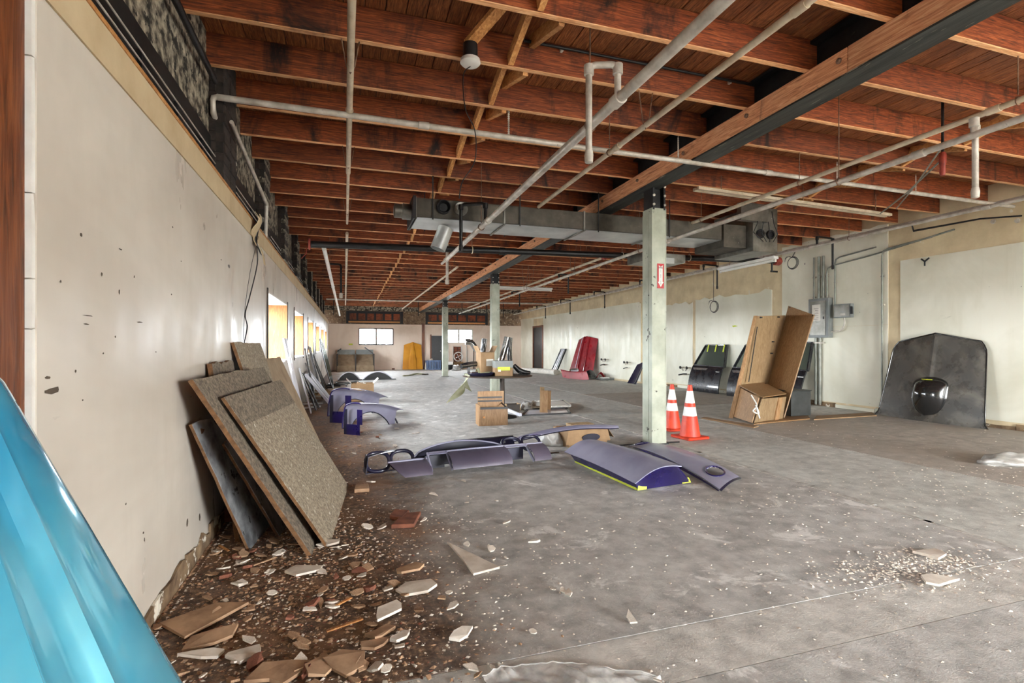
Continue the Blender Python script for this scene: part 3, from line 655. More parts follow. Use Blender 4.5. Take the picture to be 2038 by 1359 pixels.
MB().tube([(2.0, 10.6, 3.45), (2.0, 10.6, 2.52)], .03, 10).build('pipe_length', M['galv'], vd, smooth=50); MB().lathe([(.03,-.05),(.045,-.04),(.045,.04),(.03,.05)], (2.0,10.6,2.52), 10).build('cap', M['galv'], vd, smooth=40)

# ------------------------------------------------------------------ duct
Yd0, Yd1, Zd0, Zd1 = 6.30, 6.95, 2.76, 3.0
du = thing('air_duct', (3, 6.6, Zd0), 'long rectangular sheet-metal duct hung across the room behind the column', 'duct')
xs = [.80+1.13*k for k in range(5)]
for i in range(4):
    x0, x1 = xs[i], xs[i+1]
    MB().bb(x0+.004, x1-.004, Yd0, Yd0+.004, Zd0, Zd1).build('front_sheet', M['duct_dark'], du); MB().bb(x0+.004, x1-.004, Yd1-.004, Yd1, Zd0, Zd1).build('rear_sheet', M['duct_dark'], du)
    MB().bb(x0+.004, x1-.004, Yd0, Yd1, Zd1-.004, Zd1).build('top_sheet', M['duct_dark'], du)
    xm, ym_ = (x0+x1)/2, (Yd0+Yd1)/2; c = [(x0+.004, Yd0, Zd0), (x1-.004, Yd0, Zd0), (x1-.004, Yd1, Zd0), (x0+.004, Yd1, Zd0)]
    b = MB(); b.add(c+[(xm, ym_, Zd0-.02)]+[(p[0], p[1], p[2]+.006) for p in c]+[(xm, ym_, Zd0-.014)], [(0,1,4),(1,2,4),(2,3,4),(3,0,4),(6,5,9),(7,6,9),(8,7,9),(5,8,9),(0,5,6,1),(1,6,7,2),(2,7,8,3),(3,8,5,0)])
    b.build('belly_sheet', M['duct_white'], du)
    f = MB()
    f.bb(x0-.012, x0+.012, Yd0-.014, Yd0, Zd0-.014, Zd1+.01).bb(x0-.012, x0+.012, Yd0-.014, Yd1+.014, Zd0-.02, Zd0-.004); f.build('seam', M['duct'], du)
    for y in (Yd0-.02, Yd1+.02): MB().bb(x0+.2, x0+.215, y-.002, y+.002, Zd0-.02, zc(y)-.002).build('strap', M['black_steel'], du)
MB().bb(xs[0]-.03, xs[0]+.004, Yd0-.02, Yd1+.02, Zd0-.02, Zd1+.02).build('end_flange', M['black_steel'], du)
MB().lathe([(.10,0),(.10,.1),(.085,.11),(.085,.2),(.06,.21)], (xs[0]-.03, 6.55, 2.88), 18, Matrix.Rotation(-pi/2,3,'Y')).build('end_collar', M['duct'], du, smooth=40)
for k, u in enumerate((882, 917)):
    p = at(u, 412+k*3, Y=Yd0); p.z = 2.90
    MB().lathe([(.085,0),(.085,.07-.04*k),(.076,.07-.04*k),(.05,.02)], p, 20, Matrix.Rotation(pi/2,3,'X')).build('take_off_collar', M['duct'] if k else M['black_steel'], du, smooth=40)
so = thing('round_stub_duct', (1.3, 6.7, 2.5), 'tilted round tin duct stub hanging under the duct', 'duct')
p0, p1 = at(884, 462, Y=6.6), at(872, 494, Y=6.6)
d_ = (p1-p0).normalized()
b = MB(); b.lathe([(.098,0),(.098,.30),(.092,.30),(.092,0)], p0-d_*.06, 22, d_.to_track_quat('Z','Y').to_matrix()); b.build('round_stub_duct_tube', M['duct_white'], so, smooth=40)
MB().bar(p0-d_*.06, p0-d_*.06+V(0,0,.12), .02, .004).build('strap', M['galv'], so)
# air handler and boxes at the duct's right end
ah = thing('air_handler', (6.1, 6.4, 2.6), 'grey sheet-metal air handler box at the right end of the duct', 'air handler')
MB().bb(5.34, 5.75, Yd0-.02, Yd1, 2.66, 3.0).build('tapered_end', M['duct_dark'], ah)
MB().bb(5.76, 6.22, 6.15, 7.0, 2.60, 3.26).build('cabinet', M['duct'], ah, bevel=.006)
MB().bb(5.45, 5.95, 6.05, 6.14, 3.02, 3.28).build('side_box', M['duct'], ah, bevel=.004)
for k in range(2): MB().lathe([(.07,0),(.07,.03),(.05,.03),(.045,.01)], (5.88+.19*k, 6.15, 2.86), 16, Matrix.Rotation(pi/2,3,'X')).build('vent_ring', M['black_plastic'], ah, smooth=40)
for k in range(4): MB().tube([(5.7+.12*k, 6.1, 3.2), (5.75+.1*k, 6.05, 3.0), (5.7+.15*k, 6.08, 2.86), (5.9+.06*k, 6.1, 2.74)], .006, 6).build('loose_wire', M['cable'], ah, smooth=60)
ub = thing('register_box', (5.2, 7.4, 2.5), 'small galvanised register box hung below the duct near the column', 'duct')
MB().bb(4.55, 5.35, 7.2, 7.7, 2.56, 2.7).build('box', M['duct'], ub, bevel=.004); MB().bb(4.7, 5.1, 7.15, 7.2, 2.53, 2.62).build('lip', M['duct_white'], ub)
for x in (4.6, 5.3): MB().tube([(x, 7.45, 2.7), (x, 7.45, zc(7.4)+.1)], .005, 6).build('hanger_rod', M['rod'], ub)
# ------------------------------------------------------------------ fluorescent fittings
def batten_light(p0, p1, label, wide=.13):
    p0, p1 = Vector(p0), Vector(p1); o = thing('fluorescent_light', (p0+p1)/2, label, 'light fixture', 'dead fluorescent lights')
    MB().bar(p0, p1, wide, .045).build('housing', M['white_enamel'], o, bevel=.004)
    d = (p1-p0).normalized(); s = d.cross(V(0,0,1)).normalized()
    for k in (-1, 1): MB().tube([p0+d*.04+s*k*wide*.28+V(0,0,-.045), p1-d*.04+s*k*wide*.28+V(0,0,-.045)], .013, 10).build('tube', M['tube_white'], o, smooth=50)
    for e in (p0+d*.02, p1-d*.02): MB().box(e+V(0,0,-.045), (.03,.03,.05)).build('lamp_holder', M['white_enamel'], o)
    for k in (.2, .8):
        q = p0.lerp(p1, k); MB().tube([q, V(q.x, q.y, zc(q.y)+.1)], .004, 6).build('hanger_wire', M['rod'], o)
batten_light(at(1432, 536, Z=2.56), at(1545, 512, Z=2.62), 'white tube light hanging near the right wall under the pipe')
batten_light((3.75, 12.9, 2.72), (5.3, 12.9, 2.72), 'white tube light hanging beyond the middle column')
tray = thing('conduit_tray', (5.6, 5.2, 3.1), 'cream metal channel hung across right of the nearest column', 'channel')
for k in range(2): MB().bar((4.0, 5.15+.07*k, 3.08), (7.4, 5.3+.07*k, 3.06), .04, .035).build('rail', M['cream_pipe'], tray)
for x in (4.4, 5.7, 7.0): MB().tube([(x, 5.22, 3.08), (x, 5.22, zc(5.2)-.002)], .005, 6).build('hanger_rod', M['rod'], tray)
# ------------------------------------------------------------------ lamp socket with dangling wire, junction on the joist
so2 = thing('ceiling_socket', at(936, 112, Y=3.66), 'round white lamp socket hanging off a joist with dangling wire', 'lamp socket')
c = at(936, 124, Y=3.62)
MB().lathe([(.03,.14),(.052,.13),(.055,.03),(.05,.0)], c, 20).build('black_base', M['black_plastic'], so2, smooth=40)
MB().lathe([(.05,.03),(.07,.02),(.074,-.005),(.06,-.02),(.045,-.025),(.02,-.03)], c, 24).build('porcelain_ring', M['header_white'], so2, smooth=40)
pw = [c+V(0,0,-.03), at(922,150,Y=3.6), at(926,215,Y=3.6), at(945,260,Y=3.6), at(945,320,Y=3.6), at(920,362,Y=3.6), at(914,395,Y=3.6)]
def smooth_path(P, n=6):
    P = [Vector(p) for p in P]; out = []
    for i in range(len(P)-1):
        a, b_, c_, d = P[max(i-1,0)], P[i], P[i+1], P[min(i+2,len(P)-1)]
        for k in range(n):
            t = k/n; out.append(.5*((2*b_)+(c_-a)*t+(2*a-5*b_+4*c_-d)*t*t+(3*b_-a-3*c_+d)*t**3))
    return out+[P[-1]]
MB().tube(smooth_path(pw), .004, 6).build('dangling_wire', M['cable'], so2, smooth=60)
MB().bar(at(1000, 25, Y=3.3)+V(0,0,.05), c+V(.0,.05,.16), .08, .035).build('nailing_block', M['brace'], so2)
# ------------------------------------------------------------------ right wall services
XW_ = XR-.014
ep = thing('electrical_panel', at(1640, 640, X=XW_), 'grey electrical panel with a paper list on its door', 'electrical panel')
pa, pb = at(1658, 594, X=XW_), at(1618, 672, X=XW_); ya_, yb_ = pa.y, pb.y; z0, z1 = 1.3, 2.0
z0, z1 = at(1640, 672, X=XW_).z, at(1640, 594, X=XW_).z
MB().bb(XW_-.12, XW_, ya_, yb_, z0, z1).build('body', M['panel_grey'], ep, bevel=.004)
dr_ = MB().bb(XW_-.135, XW_-.121, ya_+.06, yb_-.05, z0+.05, z1-.05).build('door', M['duct'], ep, bevel=.003)
MB().bb(XW_-.137, XW_-.1352, ya_+.16, yb_-.1, z0+(z1-z0)*.42, z1-.12).build('paper_list', M['paper'], dr_)
for k in range(9): MB().bb(XW_-.1378, XW_-.1371, ya_+.2, yb_-.14-.03*(k % 3), z1-.2-.035*k, z1-.194-.035*k).build('handwriting', M['cable'], dr_)
MB().box((XW_-.14, ya_+.09, (z0+z1)/2), (.012, .02, .05)).build('latch', M['black_steel'], dr_)
jb = thing('switch_box', at(1685, 620, X=XW_), 'small grey disconnect switch box right of the electrical panel', 'electrical box')
y0, y1 = at(1700, 620, X=XW_).y, at(1666, 620, X=XW_).y; zb, zt = at(1685, 632, X=XW_).z, at(1685, 605, X=XW_).z
MB().bb(XW_-.09, XW_, y0, y1, zb, zt).build('body', M['panel_grey'], jb, bevel=.004); MB().bb(XW_-.097, XW_-.091, y0+.02, y1-.02, zb+.02, zt-.02).build('cover', M['duct'], jb)
MB().box((XW_-.09, y0-.02, (zb+zt)/2), (.03, .03, .14)).build('lever', M['black_steel'], jb); MB().bb(XW_-.0985, XW_-.0972, y0+.1, y0+.2, zb+.04, zb+.08).build('sticker', M['paper'], jb)
MB().tube(smooth_path([(XW_-.04, (y0+y1)/2, zb), (XW_-.05, (y0+y1)/2-.02, zb-.12), (XW_-.05, (y0+y1)/2+.06, zb-.24), (XW_-.05, yb_-.9+.2, zb-.26), (XW_-.05, ya_, zb-.25)][:3]+[(XW_-.05, ya_, zb-.26)]), .013, 8).build('flex_conduit', M['galv'], jb, smooth=60)
cn = [(1622, 'grey conduit left of the electrical panel'), (1632, 'grey conduit into the left of the panel top'), (1641, 'grey conduit into the middle of the panel top'), (1648, 'grey conduit into the right of the panel top')]
for k, (u, lb) in enumerate(cn):
    y = at(u, 560, X=XW_).y; o = thing('conduit', (XW_, y, z1), lb, 'conduit', 'conduits above the electrical panel')
    P = [(XW_-.03, y, z1-.01 if k else z0), (XW_-.03, y, 2.95)]
    if k == 3: P = elbow_path([(XW_-.03, y, z1-.01), (XW_-.03, y, 2.72), (XW_-.03, y-.9, 2.8), (XW_-.03, y-2.2, 2.98)], .12)
    MB().tube(P, .024 if k in (1, 2) else .014, 8).build('tube', M['conduit'], o, smooth=50)
    for zz in (2.15, 2.55): MB().box((XW_-.012, y, zz), (.03, .07, .025)).build('clip', M['galv'], o)
o = thing('conduit', (XW_, yb_, 0), 'pair of grey conduits from the panel down to the floor', 'conduit')
for k in range(2): MB().tube([(XW_-.04, ya_+.25+.09*k, z0), (XW_-.04, ya_+.25+.09*k, .02)], .028, 8).build('tube', M['conduit'], o, smooth=50)
MB().box((XW_-.04, ya_+.3, z0-.1), (.06, .25, .03)).build('clip', M['galv'], o)
for u, u2, lb in ((1664, 1662, 'thin grey conduit rising from the switch box'), (1758, 1755, 'tall thin grey conduit running down the right wall to the floor')):
    y = at(u, 560, X=XW_).y; o = thing('conduit', (XW_, y, 0), lb, 'conduit')
    zb_ = zt if u == 1664 else .15
    MB().tube(elbow_path([(XW_-.03, y, zb_), (XW_-.03, y, 2.86), (XW_-.03, y-.8, 2.93)], .1), .014, 8).build('tube', M['conduit'], o, smooth=50)
    for zz in (1.9, 2.4): MB().box((XW_-.012, y, zz), (.028, .06, .022)).build('clip', M['galv'], o)
def coil(P, r, label, n=3, m='cable'):
    o = thing('cable_coil', P[-1], label, 'cable', 'hanging cable coils')
    MB().tube(smooth_path(P), .007, 6).build('lead', M[m], o, smooth=60)
    c = Vector(P[-1])+V(0,0,-r)
    for k in range(n): MB().tube([c+V(.012*k, (r+.012*k)*cos(a*pi/9), (r+.008*k)*sin(a*pi/9)) for a in range(18)], .006, 6, closed=True).build('loop', M[m], o, smooth=60)
    for k in range(3): MB().tube(smooth_path([c+V(0,0,r), c+V(0,.08+.03*k,r+.03), c+V(.02,.2,r-.03*k)]), .004, 5).build('loose_end', M[m], o, smooth=60)
cy = at(1420, 600, X=8.7); coil([V(8.7, cy.y, 3.1), V(8.71, cy.y+.01, 2.5), V(8.7, cy.y, cy.z)], .13, 'black cable coil hanging over the leaning car doors')
cy = at(1578, 512, X=8.6); coil([V(8.7, cy.y, 3.15), V(8.6, cy.y+.02, cy.z)], .11, 'small tangled cable coil hanging beside the wall conduits')
cl = thing('hanging_cable', at(511, 475, X=XL+.02), 'thin black cable dangling down the left wall above the boards', 'cable')
pw = [at(518,440,X=XL+.02), at(511,480,X=XL+.03), at(512,525,X=XL+.03), at(497,590,X=XL+.02), at(488,625,X=XL+.03), at(492,650,X=XL+.02), at(486,682,X=XL+.03)]
MB().tube(smooth_path(pw), .0045, 6).build('strand', M['cable'], cl, smooth=60)
MB().tube(smooth_path([at(515,470,X=XL+.02), at(500,530,X=XL+.02), at(488,610,X=XL+.02), at(484,680,X=XL+.02)]), .002, 6).build('thin_strand', M['cable'], cl, smooth=60)
rg = thing('torn_rag', at(515, 465, X=XL+.03), 'tattered tan strap hanging at the top of the left wall', 'rag')
a0 = at(508, 440, X=XL+.03); 
for k in range(4):
    y = a0.y-.1+.09*k; z = 2.3; MB().sheet(lambda a, b_, y=y, z=z, k=k: (XL+.04+.03*sin(5*b_+k), y+a*.1+.05*b_*sin(3*k), z+.06-b_*(.2+.07*k)), 2, 6, .004).build('strip', M['tan_strip'] if k != 2 else M['black_plastic'], rg)
pr = thing('wall_prong', at(1843, 520, X=XW_), 'small dark bracket stuck on the upper right wall', 'bracket')
q = at(1843, 518, X=XW_); MB().tube([q+V(-.02,-.06,.03), q+V(-.03,0,-.02), q+V(-.02,.06,.03)], .012, 6).build('fork', M['black_steel'], pr); MB().tube([q+V(-.03,0,-.02), q+V(-.03,0,-.09)], .012, 6).build('stem', M['black_steel'], pr)
def tap(u, v, label, k=1.0):
    q = at(u, v, X=XR2-.014 if u < 1262 else XW_); o = thing('wall_tap', q, label, 'pipe fitting', 'stubbed plumbing on the right wall')
    for s in (-1, 1):
        MB().tube(elbow_path([q+V(.0,s*.14*k,.05), q+V(-.1,s*.14*k,.05), q+V(-.1,s*.05*k,-.03)], .03), .02*k, 8).build('stub', M['galv'], o, smooth=50)
        MB().lathe([(.02,0),(.04,.01),(.04,.03),(.02,.04)], q+V(-.11,s*.14*k,.05), 8, Matrix.Rotation(-pi/2,3,'Y')).build('handle', M['iron'], o)
    MB().tube(elbow_path([q+V(-.1,-.1*k,-.12), q+V(-.12,.0,-.12), q+V(-.12,.22*k,-.16)], .03), .018*k, 8).build('spout', M['iron'], o, smooth=50)
tap(1207, 718, 'stubbed taps on the wall right of the red hood'); tap(1252, 724, 'stubbed taps near the wall corner', .7); tap(1368, 735, 'stubbed taps left of the leaning black door', 1.0)

cc = thing('black_conduit', (1.3, 3.66, 3.5), 'thin black conduit along the top of the second joist', 'conduit')
MB().tube([(1.28, 3.665, zc(3.66)+.19), (3.4, 3.665, zc(3.66)+.19)], .012, 8).build('tube', M['iron'], cc, smooth=50)
for x in (1.6, 2.4, 3.2): MB().box((x, 3.69, zc(3.66)+.19), (.02,.03,.03)).build('clip', M['galv'], cc)
# ------------------------------------------------------------------ materials of the loose things
def carpaint(name, c, c2=None, rough=.12, coat=1.0, metal=.2, smear=None):
    t = NT(name); v = t.coords(); n = t.noise(v, 1.6, 4, .55, .4); col = t.ramp(n, [(.35, c2 or tuple(x*.8 for x in c)), (.6, c)])
    if smear: col = t.mix(t.mask(t.noise(t.coords((1,1,1)), 2.2, 6, .62, 1.2), .48, .72), col, smear)
    rg = t.ramp(t.noise(v, 5, 5, .65), [(.35, (rough,)*3+(1,)), (.7, (rough*1.6+.04,)*3+(1,))])
    return t.done(col, rg, metal, coat)
M['cyan'] = carpaint('cyan_metallic', (86,178,206), (46,142,182), .07, 1.0, .25)
M['purple'] = carpaint('lavender_primer', (158,157,178), (134,132,156), .42, .15, .1)
M['purple_shade'] = carpaint('lavender_primer_shade', (98,90,106), (76,70,86), .38, .2, .1)  # lavender primer darkened to paint in the shade on the valance front
M['indigo'] = carpaint('indigo_paint', (34,22,90), (22,14,62), .25, .5, .2)
M['navy'] = carpaint('navy_plastic', (34,32,58), (22,21,38), .3, .4, .1)
M['redpaint'] = carpaint('maroon_paint', (158,30,40), (120,20,30), .25, .6, .1)
M['yellowpaint'] = carpaint('mustard_paint', (214,150,38), (196,130,26), .4, .3, 0)
M['blackpaint'] = carpaint('dusty_black_paint', (84,80,73), (62,59,54), .22, .7, .1, smear=(118,112,101))
M['gloss_black'] = carpaint('gloss_black', (34,34,34), (22,22,22), .12, 1.0, .1)
M['doorblack'] = carpaint('door_black', (34,34,38), (22,22,26), .22, .6, .1)
M['chrome'] = worn('dull_chrome', (190,188,184), (120,118,114), scale=6, rough=.22, metal=.9)
M['whitepanel'] = carpaint('white_panel', (222,222,230), (200,200,212), .35, .3, 0)
M['fibre'] = worn('fibreboard_face', (176,162,140), (118,106,90), amt=.25, scale=55, rough=.95, bump=.5, spot=(206,198,184), spot_lo=.62, spot_scale=30)
M['fibre_old'] = worn('fibreboard_dark', (146,132,114), (92,82,70), amt=.25, scale=50, rough=.95, bump=.5)
M['fibre_edge'] = worn('fibreboard_edge', (128,92,60), (86,60,38), scale=30, rough=.95)
M['foil'] = worn('foil_facing', (190,192,192), (92,92,94), scale=7, rough=.45, metal=.35, spot=(50,46,42), spot_lo=.6, spot_scale=9)
M['hardboard'] = worn('tan_hardboard', (166,146,120), (136,116,92), scale=6, rough=.85)
M['oak'] = wood('oak_veneer', (124,92,58), (150,114,76), (168,134,96), (4,4,.7), rough=.5)
M['ply'] = wood('plywood_back', (134,108,74), (160,132,96), (178,152,116), (4,4,.7), rough=.6)
M['card'] = worn('cardboard', (158,128,94), (132,104,74), scale=6, rough=.85)
M['orange'] = worn('cone_orange', (212,66,32), (176,46,26), scale=7, rough=.5, spot=(140,50,34), spot_lo=.68)
M['reflective'] = worn('cone_sleeve', (230,228,222), (200,196,188), scale=8, rough=.4)
M['tape'] = worn('yellow_tape', (206,214,60), (184,196,44), rough=.5, bump=0)
M['grey_metal_box'] = worn('dark_grey_box', (72,74,72), (50,52,50), scale=5, rough=.5, metal=.2)
M['cloth'] = worn('pale_green_cloth', (168,166,142), (126,130,96), scale=5, rough=.8)
M['bag'] = worn('white_plastic_bag', (188,186,181), (150,147,142), scale=7, rough=.35)
M['plaster'] = worn('plaster_chip', (230,222,210), (196,182,166), scale=9, rough=.9, rnd=True)
M['plaster_brown'] = worn('dusty_plaster_chip', (188,154,122), (140,108,82), scale=9, rough=.9, rnd=True)
M['brickchip'] = worn('brick_chip', (142,88,66), (98,58,44), scale=12, rough=.9, rnd=True)
M['table'] = worn('table_top', (92,78,68), (62,52,46), scale=5, rough=.4)
M['basket'] = worn('blue_plastic', (98,122,160), (76,98,136), rough=.5)
M['lace'] = worn('white_rubber', (222,220,214), (190,186,178), rough=.6)
t = NT('tinted_glass'); _tr = t.node('ShaderNodeBsdfTransparent'); _tr.inputs[0].default_value = (.55,.58,.54,1); _mx = t.node('ShaderNodeMixShader'); _mx.inputs[0].default_value = .3; t.done((96,102,96), .1); t.L(_tr.outputs[0], _mx.inputs[1]); t.L(t.b.outputs[0], _mx.inputs[2]); t.L(_mx.outputs[0], t.n['Material Output'].inputs[0]); M['tint'] = t.m
def dust_sheet():
    t = NT('clear_plastic_sheet'); tr = t.node('ShaderNodeBsdfTransparent'); mx = t.node('ShaderNodeMixShader'); n = t.noise(t.coords(), 9, 5, .6)
    t.done((226,224,220), .18); t.L(t.ramp(n, [(.4, (.35,.35,.35,1)), (.65, (.75,.75,.75,1))]), mx.inputs[0]); t.L(tr.outputs[0], mx.inputs[1]); t.L(t.b.outputs[0], mx.inputs[2])
    t.L(mx.outputs[0], t.n['Material Output'].inputs[0]); t.bump(t.noise(t.coords(), 30, 3), .3); return t.m
M['plastic_sheet'] = dust_sheet()

# ------------------------------------------------------------------ cyan hood in the left foreground, leaning on the post
hd = thing('car_hood', (-.45, 1.0, 0), 'glossy cyan car hood leaning in the lower left corner', 'car hood')
YH0, YH1 = -.1, 1.6
QK = [5.2, 4.2, 3.4, 2.8, 2.4, 2.15, 1.95, 1.8, 1.72, 1.66, 1.63, 1.58, 1.5, 1.4, 1.25, 1.12, 1.06, 1.03, 1.0, .97, .93, .88, .75, .6, .45, .3, .18, .1, .05, .02, 0.0]
def hood_q(q, b):                        # q: distance in from the far edge, in fan units; b: from floor to top
    z = 1.2*b; ye = 1.63-.145*z; y = ye-q*(.38-.225*z); x = -.30-.4*z
    prof = .02*min(1, q/.1)**.5-.02+.012*sin(pi*min(1, q))
    if q > .9: prof += .022*min(1, (q-.9)/.1)
    if q > 1.0: prof -= .03*min(1, (q-1.0)/.12)
    if q > 1.55: prof += .016*min(1, (q-1.55)/.08)
    if q > 1.63: prof -= .08*min(1, (q-1.63)/.5)
    if b > .92: prof -= .05*((b-.92)/.08)**2
    return (x+prof, y, z+.004)
def hood_pt(a, b): return hood_q(QK[min(len(QK)-1, int(round(a*(len(QK)-1))))], b)
MB().sheet(hood_pt, len(QK)-1, 40, -.004).build('skin', M['cyan'], hd, smooth=50)
b = MB(); b.tube([Vector(hood_pt(1, k/20))+V(-.012,-.01,0) for k in range(21)], .012, 8); b.build('rolled_edge', M['cyan'], hd, smooth=50)
for a in (.25, .7): MB().tube([Vector(hood_pt(a, k/12))+V(-.05,0,0) for k in range(1,12)], .015, 6).build('inner_rib', M['navy'], hd, smooth=50)

# ------------------------------------------------------------------ leaning boards
def quad_board(name, TL, TR, BR, BL, th, label, face, edge=None, cat='board', group='broken ceiling boards leaning on the left wall', rag=0.0, parent=None, n=10, cover=None):
    """TL..BL corners of the face that looks into the room; the board has thickness th behind it"""
    TL, TR, BR, BL = map(Vector, (TL, TR, BR, BL)); nrm = (TR-TL).cross(BL-TL).normalized()
    if nrm.x < 0: nrm = -nrm
    o = thing(name, (BL+BR)/2, label, cat, group)
    def edge_pts(A, B, r):
        d = [A.lerp(B, k/n) for k in range(n)]
        return [p+(V(0, random.uniform(-r, r), random.uniform(-r, r)) if k else V(0,0,0)) for k, p in enumerate(d)]
    out = edge_pts(TL, TR, rag)+edge_pts(TR, BR, rag*.3)+edge_pts(BR, BL, rag*.3)+edge_pts(BL, TL, rag*.3)
    MB().prism(out, -nrm*th).build('core', edge or M['fibre_edge'], o)
    MB().prism([p+nrm*.0005 for p in out], nrm*.0015).build('face', face, o)
    return o, nrm
def lean(BL, BR, e): e = Vector(e); BL = V(*BL, .0); BR = V(*BR, .0); return (BL+e, BR+e, BR, BL)
BD = [  # foot of the near side, foot of the far side, rise to the top edge
 ('fibreboard_panel', *lean((-.43,4.30), (-.42,5.42), (-.345,-.17,1.22)), .02, 'tallest upright fibreboard at the back of the board pile', 'fibre', .006),
 ('fibreboard_panel', *lean((-.62,3.48), (-.61,4.02), (-.14,-.05,1.09)), .025, 'short thick fibreboard behind the pile left of the tallest one', 'fibre_old', .012),
 ('hardboard_sheet', *lean((-.34,5.50), (-.27,6.42), (-.42,-.34,1.07)), .012, 'smooth tan hardboard sheet at the far side of the board pile', 'hardboard', .004),
 ('fibreboard_panel', *lean((-.19,3.13), (-.08,4.55), (-.52,-.30,1.035)), .022, 'wide brown-edged fibreboard just behind the front board', 'fibre_old', .008),
 ('fibreboard_panel', *lean((-.10,3.22), (.013,4.58), (-.505,-.24,.93)), .016, 'large pale textured fibreboard at the front of the board pile', 'fibre', .006),
 ('foil_board', *lean((-.54,3.32), (-.46,3.95), (-.22,-.30,.79)), .014, 'foil-faced grey board slumped low under the board pile', 'foil', .012),
 ('foil_board', *lean((-.40,3.50), (-.33,4.15), (-.26,-.24,.64)), .014, 'second foil-faced board nearer the front board', 'foil', .012)]
for nm, TL, TR, BR, BL, th, lb, m, rag in BD:
    o, nrm = quad_board(nm, TL, TR, BR, BL, th, lb, M[m], rag=rag, edge=M['hardboard'] if nm == 'hardboard_sheet' else None)
    if 'front of the board pile' in lb:       # unfaded band across the top of the front board
        TLv, TRv, BRv, BLv = map(Vector, (TL, TR, BR, BL)); a, b_, c, d = TLv, TRv, TRv.lerp(BRv,.2), TLv.lerp(BLv,.17)
        MB().prism([p+nrm*.0022 for p in (a, b_, c, d)], nrm*.001).build('unfaded_band', M['fibre_old'], o)
wp_ = thing('trim_panel', (-.5, 7.3, 0), 'narrow glossy white trim panel leaning below the first window', 'trim panel')
MB().sheet(lambda a, b_: (-.76+.25*b_+.012*sin(pi*a)-.0, 6.93+.36*a+.16*b_, 1.28*(1-b_)), 8, 6, .02).build('skin', M['whitepanel'], wp_, smooth=35)
MB().bar((-.735,7.14,1.27), (-.5,7.28,.02), .012, .02).build('chrome_strip', M['chrome'], wp_)
o, _ = quad_board('white_board', (-.775,6.30,.98), (-.775,6.78,.98), (-.52,6.95,0), (-.53,6.45,0), .012, 'bluish white board between the hardboard and the trim panel', M['whitepanel'], M['whitepanel'], group=None)
# broken bits under the pile
for k, (u, v, s) in enumerate(((468, 1032, .12), (488, 1050, .08))):
    p = fl(u, v); MB().box(p+V(0,0,s*.4+.001), (s, s*1.2, s*.8), Matrix.Rotation(.3*k, 3, 'Z')).build('brick_fragment', M['brickchip'], label=('broken reddish block under the leaning boards', 'smaller broken block beside the foil board')[k], cat='brick', bevel=.008)

# ------------------------------------------------------------------ lavender header panel (grille shell) on the floor
p0, p1 = fl(790, 963), fl(1098, 928)
d_ = (p1-p0); ang_ = math.atan2(d_.y, d_.x); W_ = d_.length
hp = thing('grille_panel', (p0+p1)/2, 'lavender and indigo car grille panel lying on the floor in front', 'car part')
Mh = place(p0, ang_)
HH = .25
def val(x0, x1, z0=.02, zt=.19, name='valance', mat='purple'):
    def f(a, b_):
        th = b_*pi/2*.95; return (x0+(x1-x0)*a+(.10*b_*b_*(1-a) if x0 < .1 else 0), .25-.22*sin(th)*1.0, z0+(zt-z0)*cos(th)+.0)
    MB().sheet(f, 8, 8, -.006).xf(Mh).build(name, M[mat], hp, smooth=40)
val(-.02, .33, .03, .135, mat='purple_shade'); val(.52, 1.12, .05, mat='purple_shade'); val(1.36, W_+.02, .05, mat='purple_shade')
for x0, x1 in ((.33, .52), (1.12, 1.36)):
    MB().sheet(lambda a, b_: (x0+(x1-x0)*a, .25-.04*b_, .19-.012*b_), 4, 2, .006).xf(Mh).build('bridge_strip', M['purple'], hp)
    MB().bar((x0, .24, .19), (x0, .06, .06), .012, .03).xf(Mh).build('cutout_lip', M['purple'], hp); MB().bar((x1, .24, .19), (x1, .06, .06), .012, .03).xf(Mh).build('cutout_lip', M['purple'], hp)
    MB().bb(x0, x1, .30, .31, .03, .15).xf(Mh).build('inner_plate', M['navy'], hp)
MB().tube([(-.03, .245, .135), (.33, .247, .142), (.36, .247, .187), (W_*.5, .25, .194), (W_+.02, .245, .19)], .010, 8).xf(Mh).build('top_rail', M['purple'], hp, smooth=50)  # ledge in plain lavender, a painted highlight along the valance top
# rear shell with the pairs of lamp rings
def oval(cx, cz, rx, rz, y0, r=.016, m='navy', name='lamp_ring', lean=.0):
    P = [(cx+rx*math.copysign(abs(cos(a*pi/12))**.75, cos(a*pi/12)), y0+lean*sin(a*pi/12), cz+rz*math.copysign(abs(sin(a*pi/12))**.75, sin(a*pi/12))) for a in range(24)]
    MB().tube(P, r, 8, closed=True).xf(Mh).build(name, M[m], hp, smooth=50)
for cx in (-.10, .125): oval(cx, .125, .105, .075, .36, .018, lean=.05)
for cx in (1.30, 1.53): oval(cx, .15, .105, .065, .46, .016, m='navy', lean=.05)
MB().sheet(lambda a, b_: (-.2+.26*a, .36+.10*b_-.05*(1-a)**2, .185+.03*sin(pi*a*.5)-.01*b_), 8, 4, .006).xf(Mh).build('lamp_hood', M['navy'], hp, smooth=40)
MB().sheet(lambda a, b_: (-.21+.02*b_, .30+.15*a, .03+.16*b_), 4, 4, .006).xf(Mh).build('end_cheek', M['navy'], hp, smooth=40)
MB().sheet(lambda a, b_: (1.42+.26*a, .50+.08*b_, .21+.04*sin(pi*a*.5)-.02*a*a-.02*b_), 8, 4, .006).xf(Mh).build('lamp_hood', M['indigo'], hp, smooth=40)
MB().sheet(lambda a, b_: (.24+.95*a, .36+.10*sin(pi*a), .02+(.12+.10*sin(pi*min(1,max(0,a)))**.5)*b_), 24, 5, .006).xf(Mh).build('back_plate', M['navy'], hp, smooth=40)
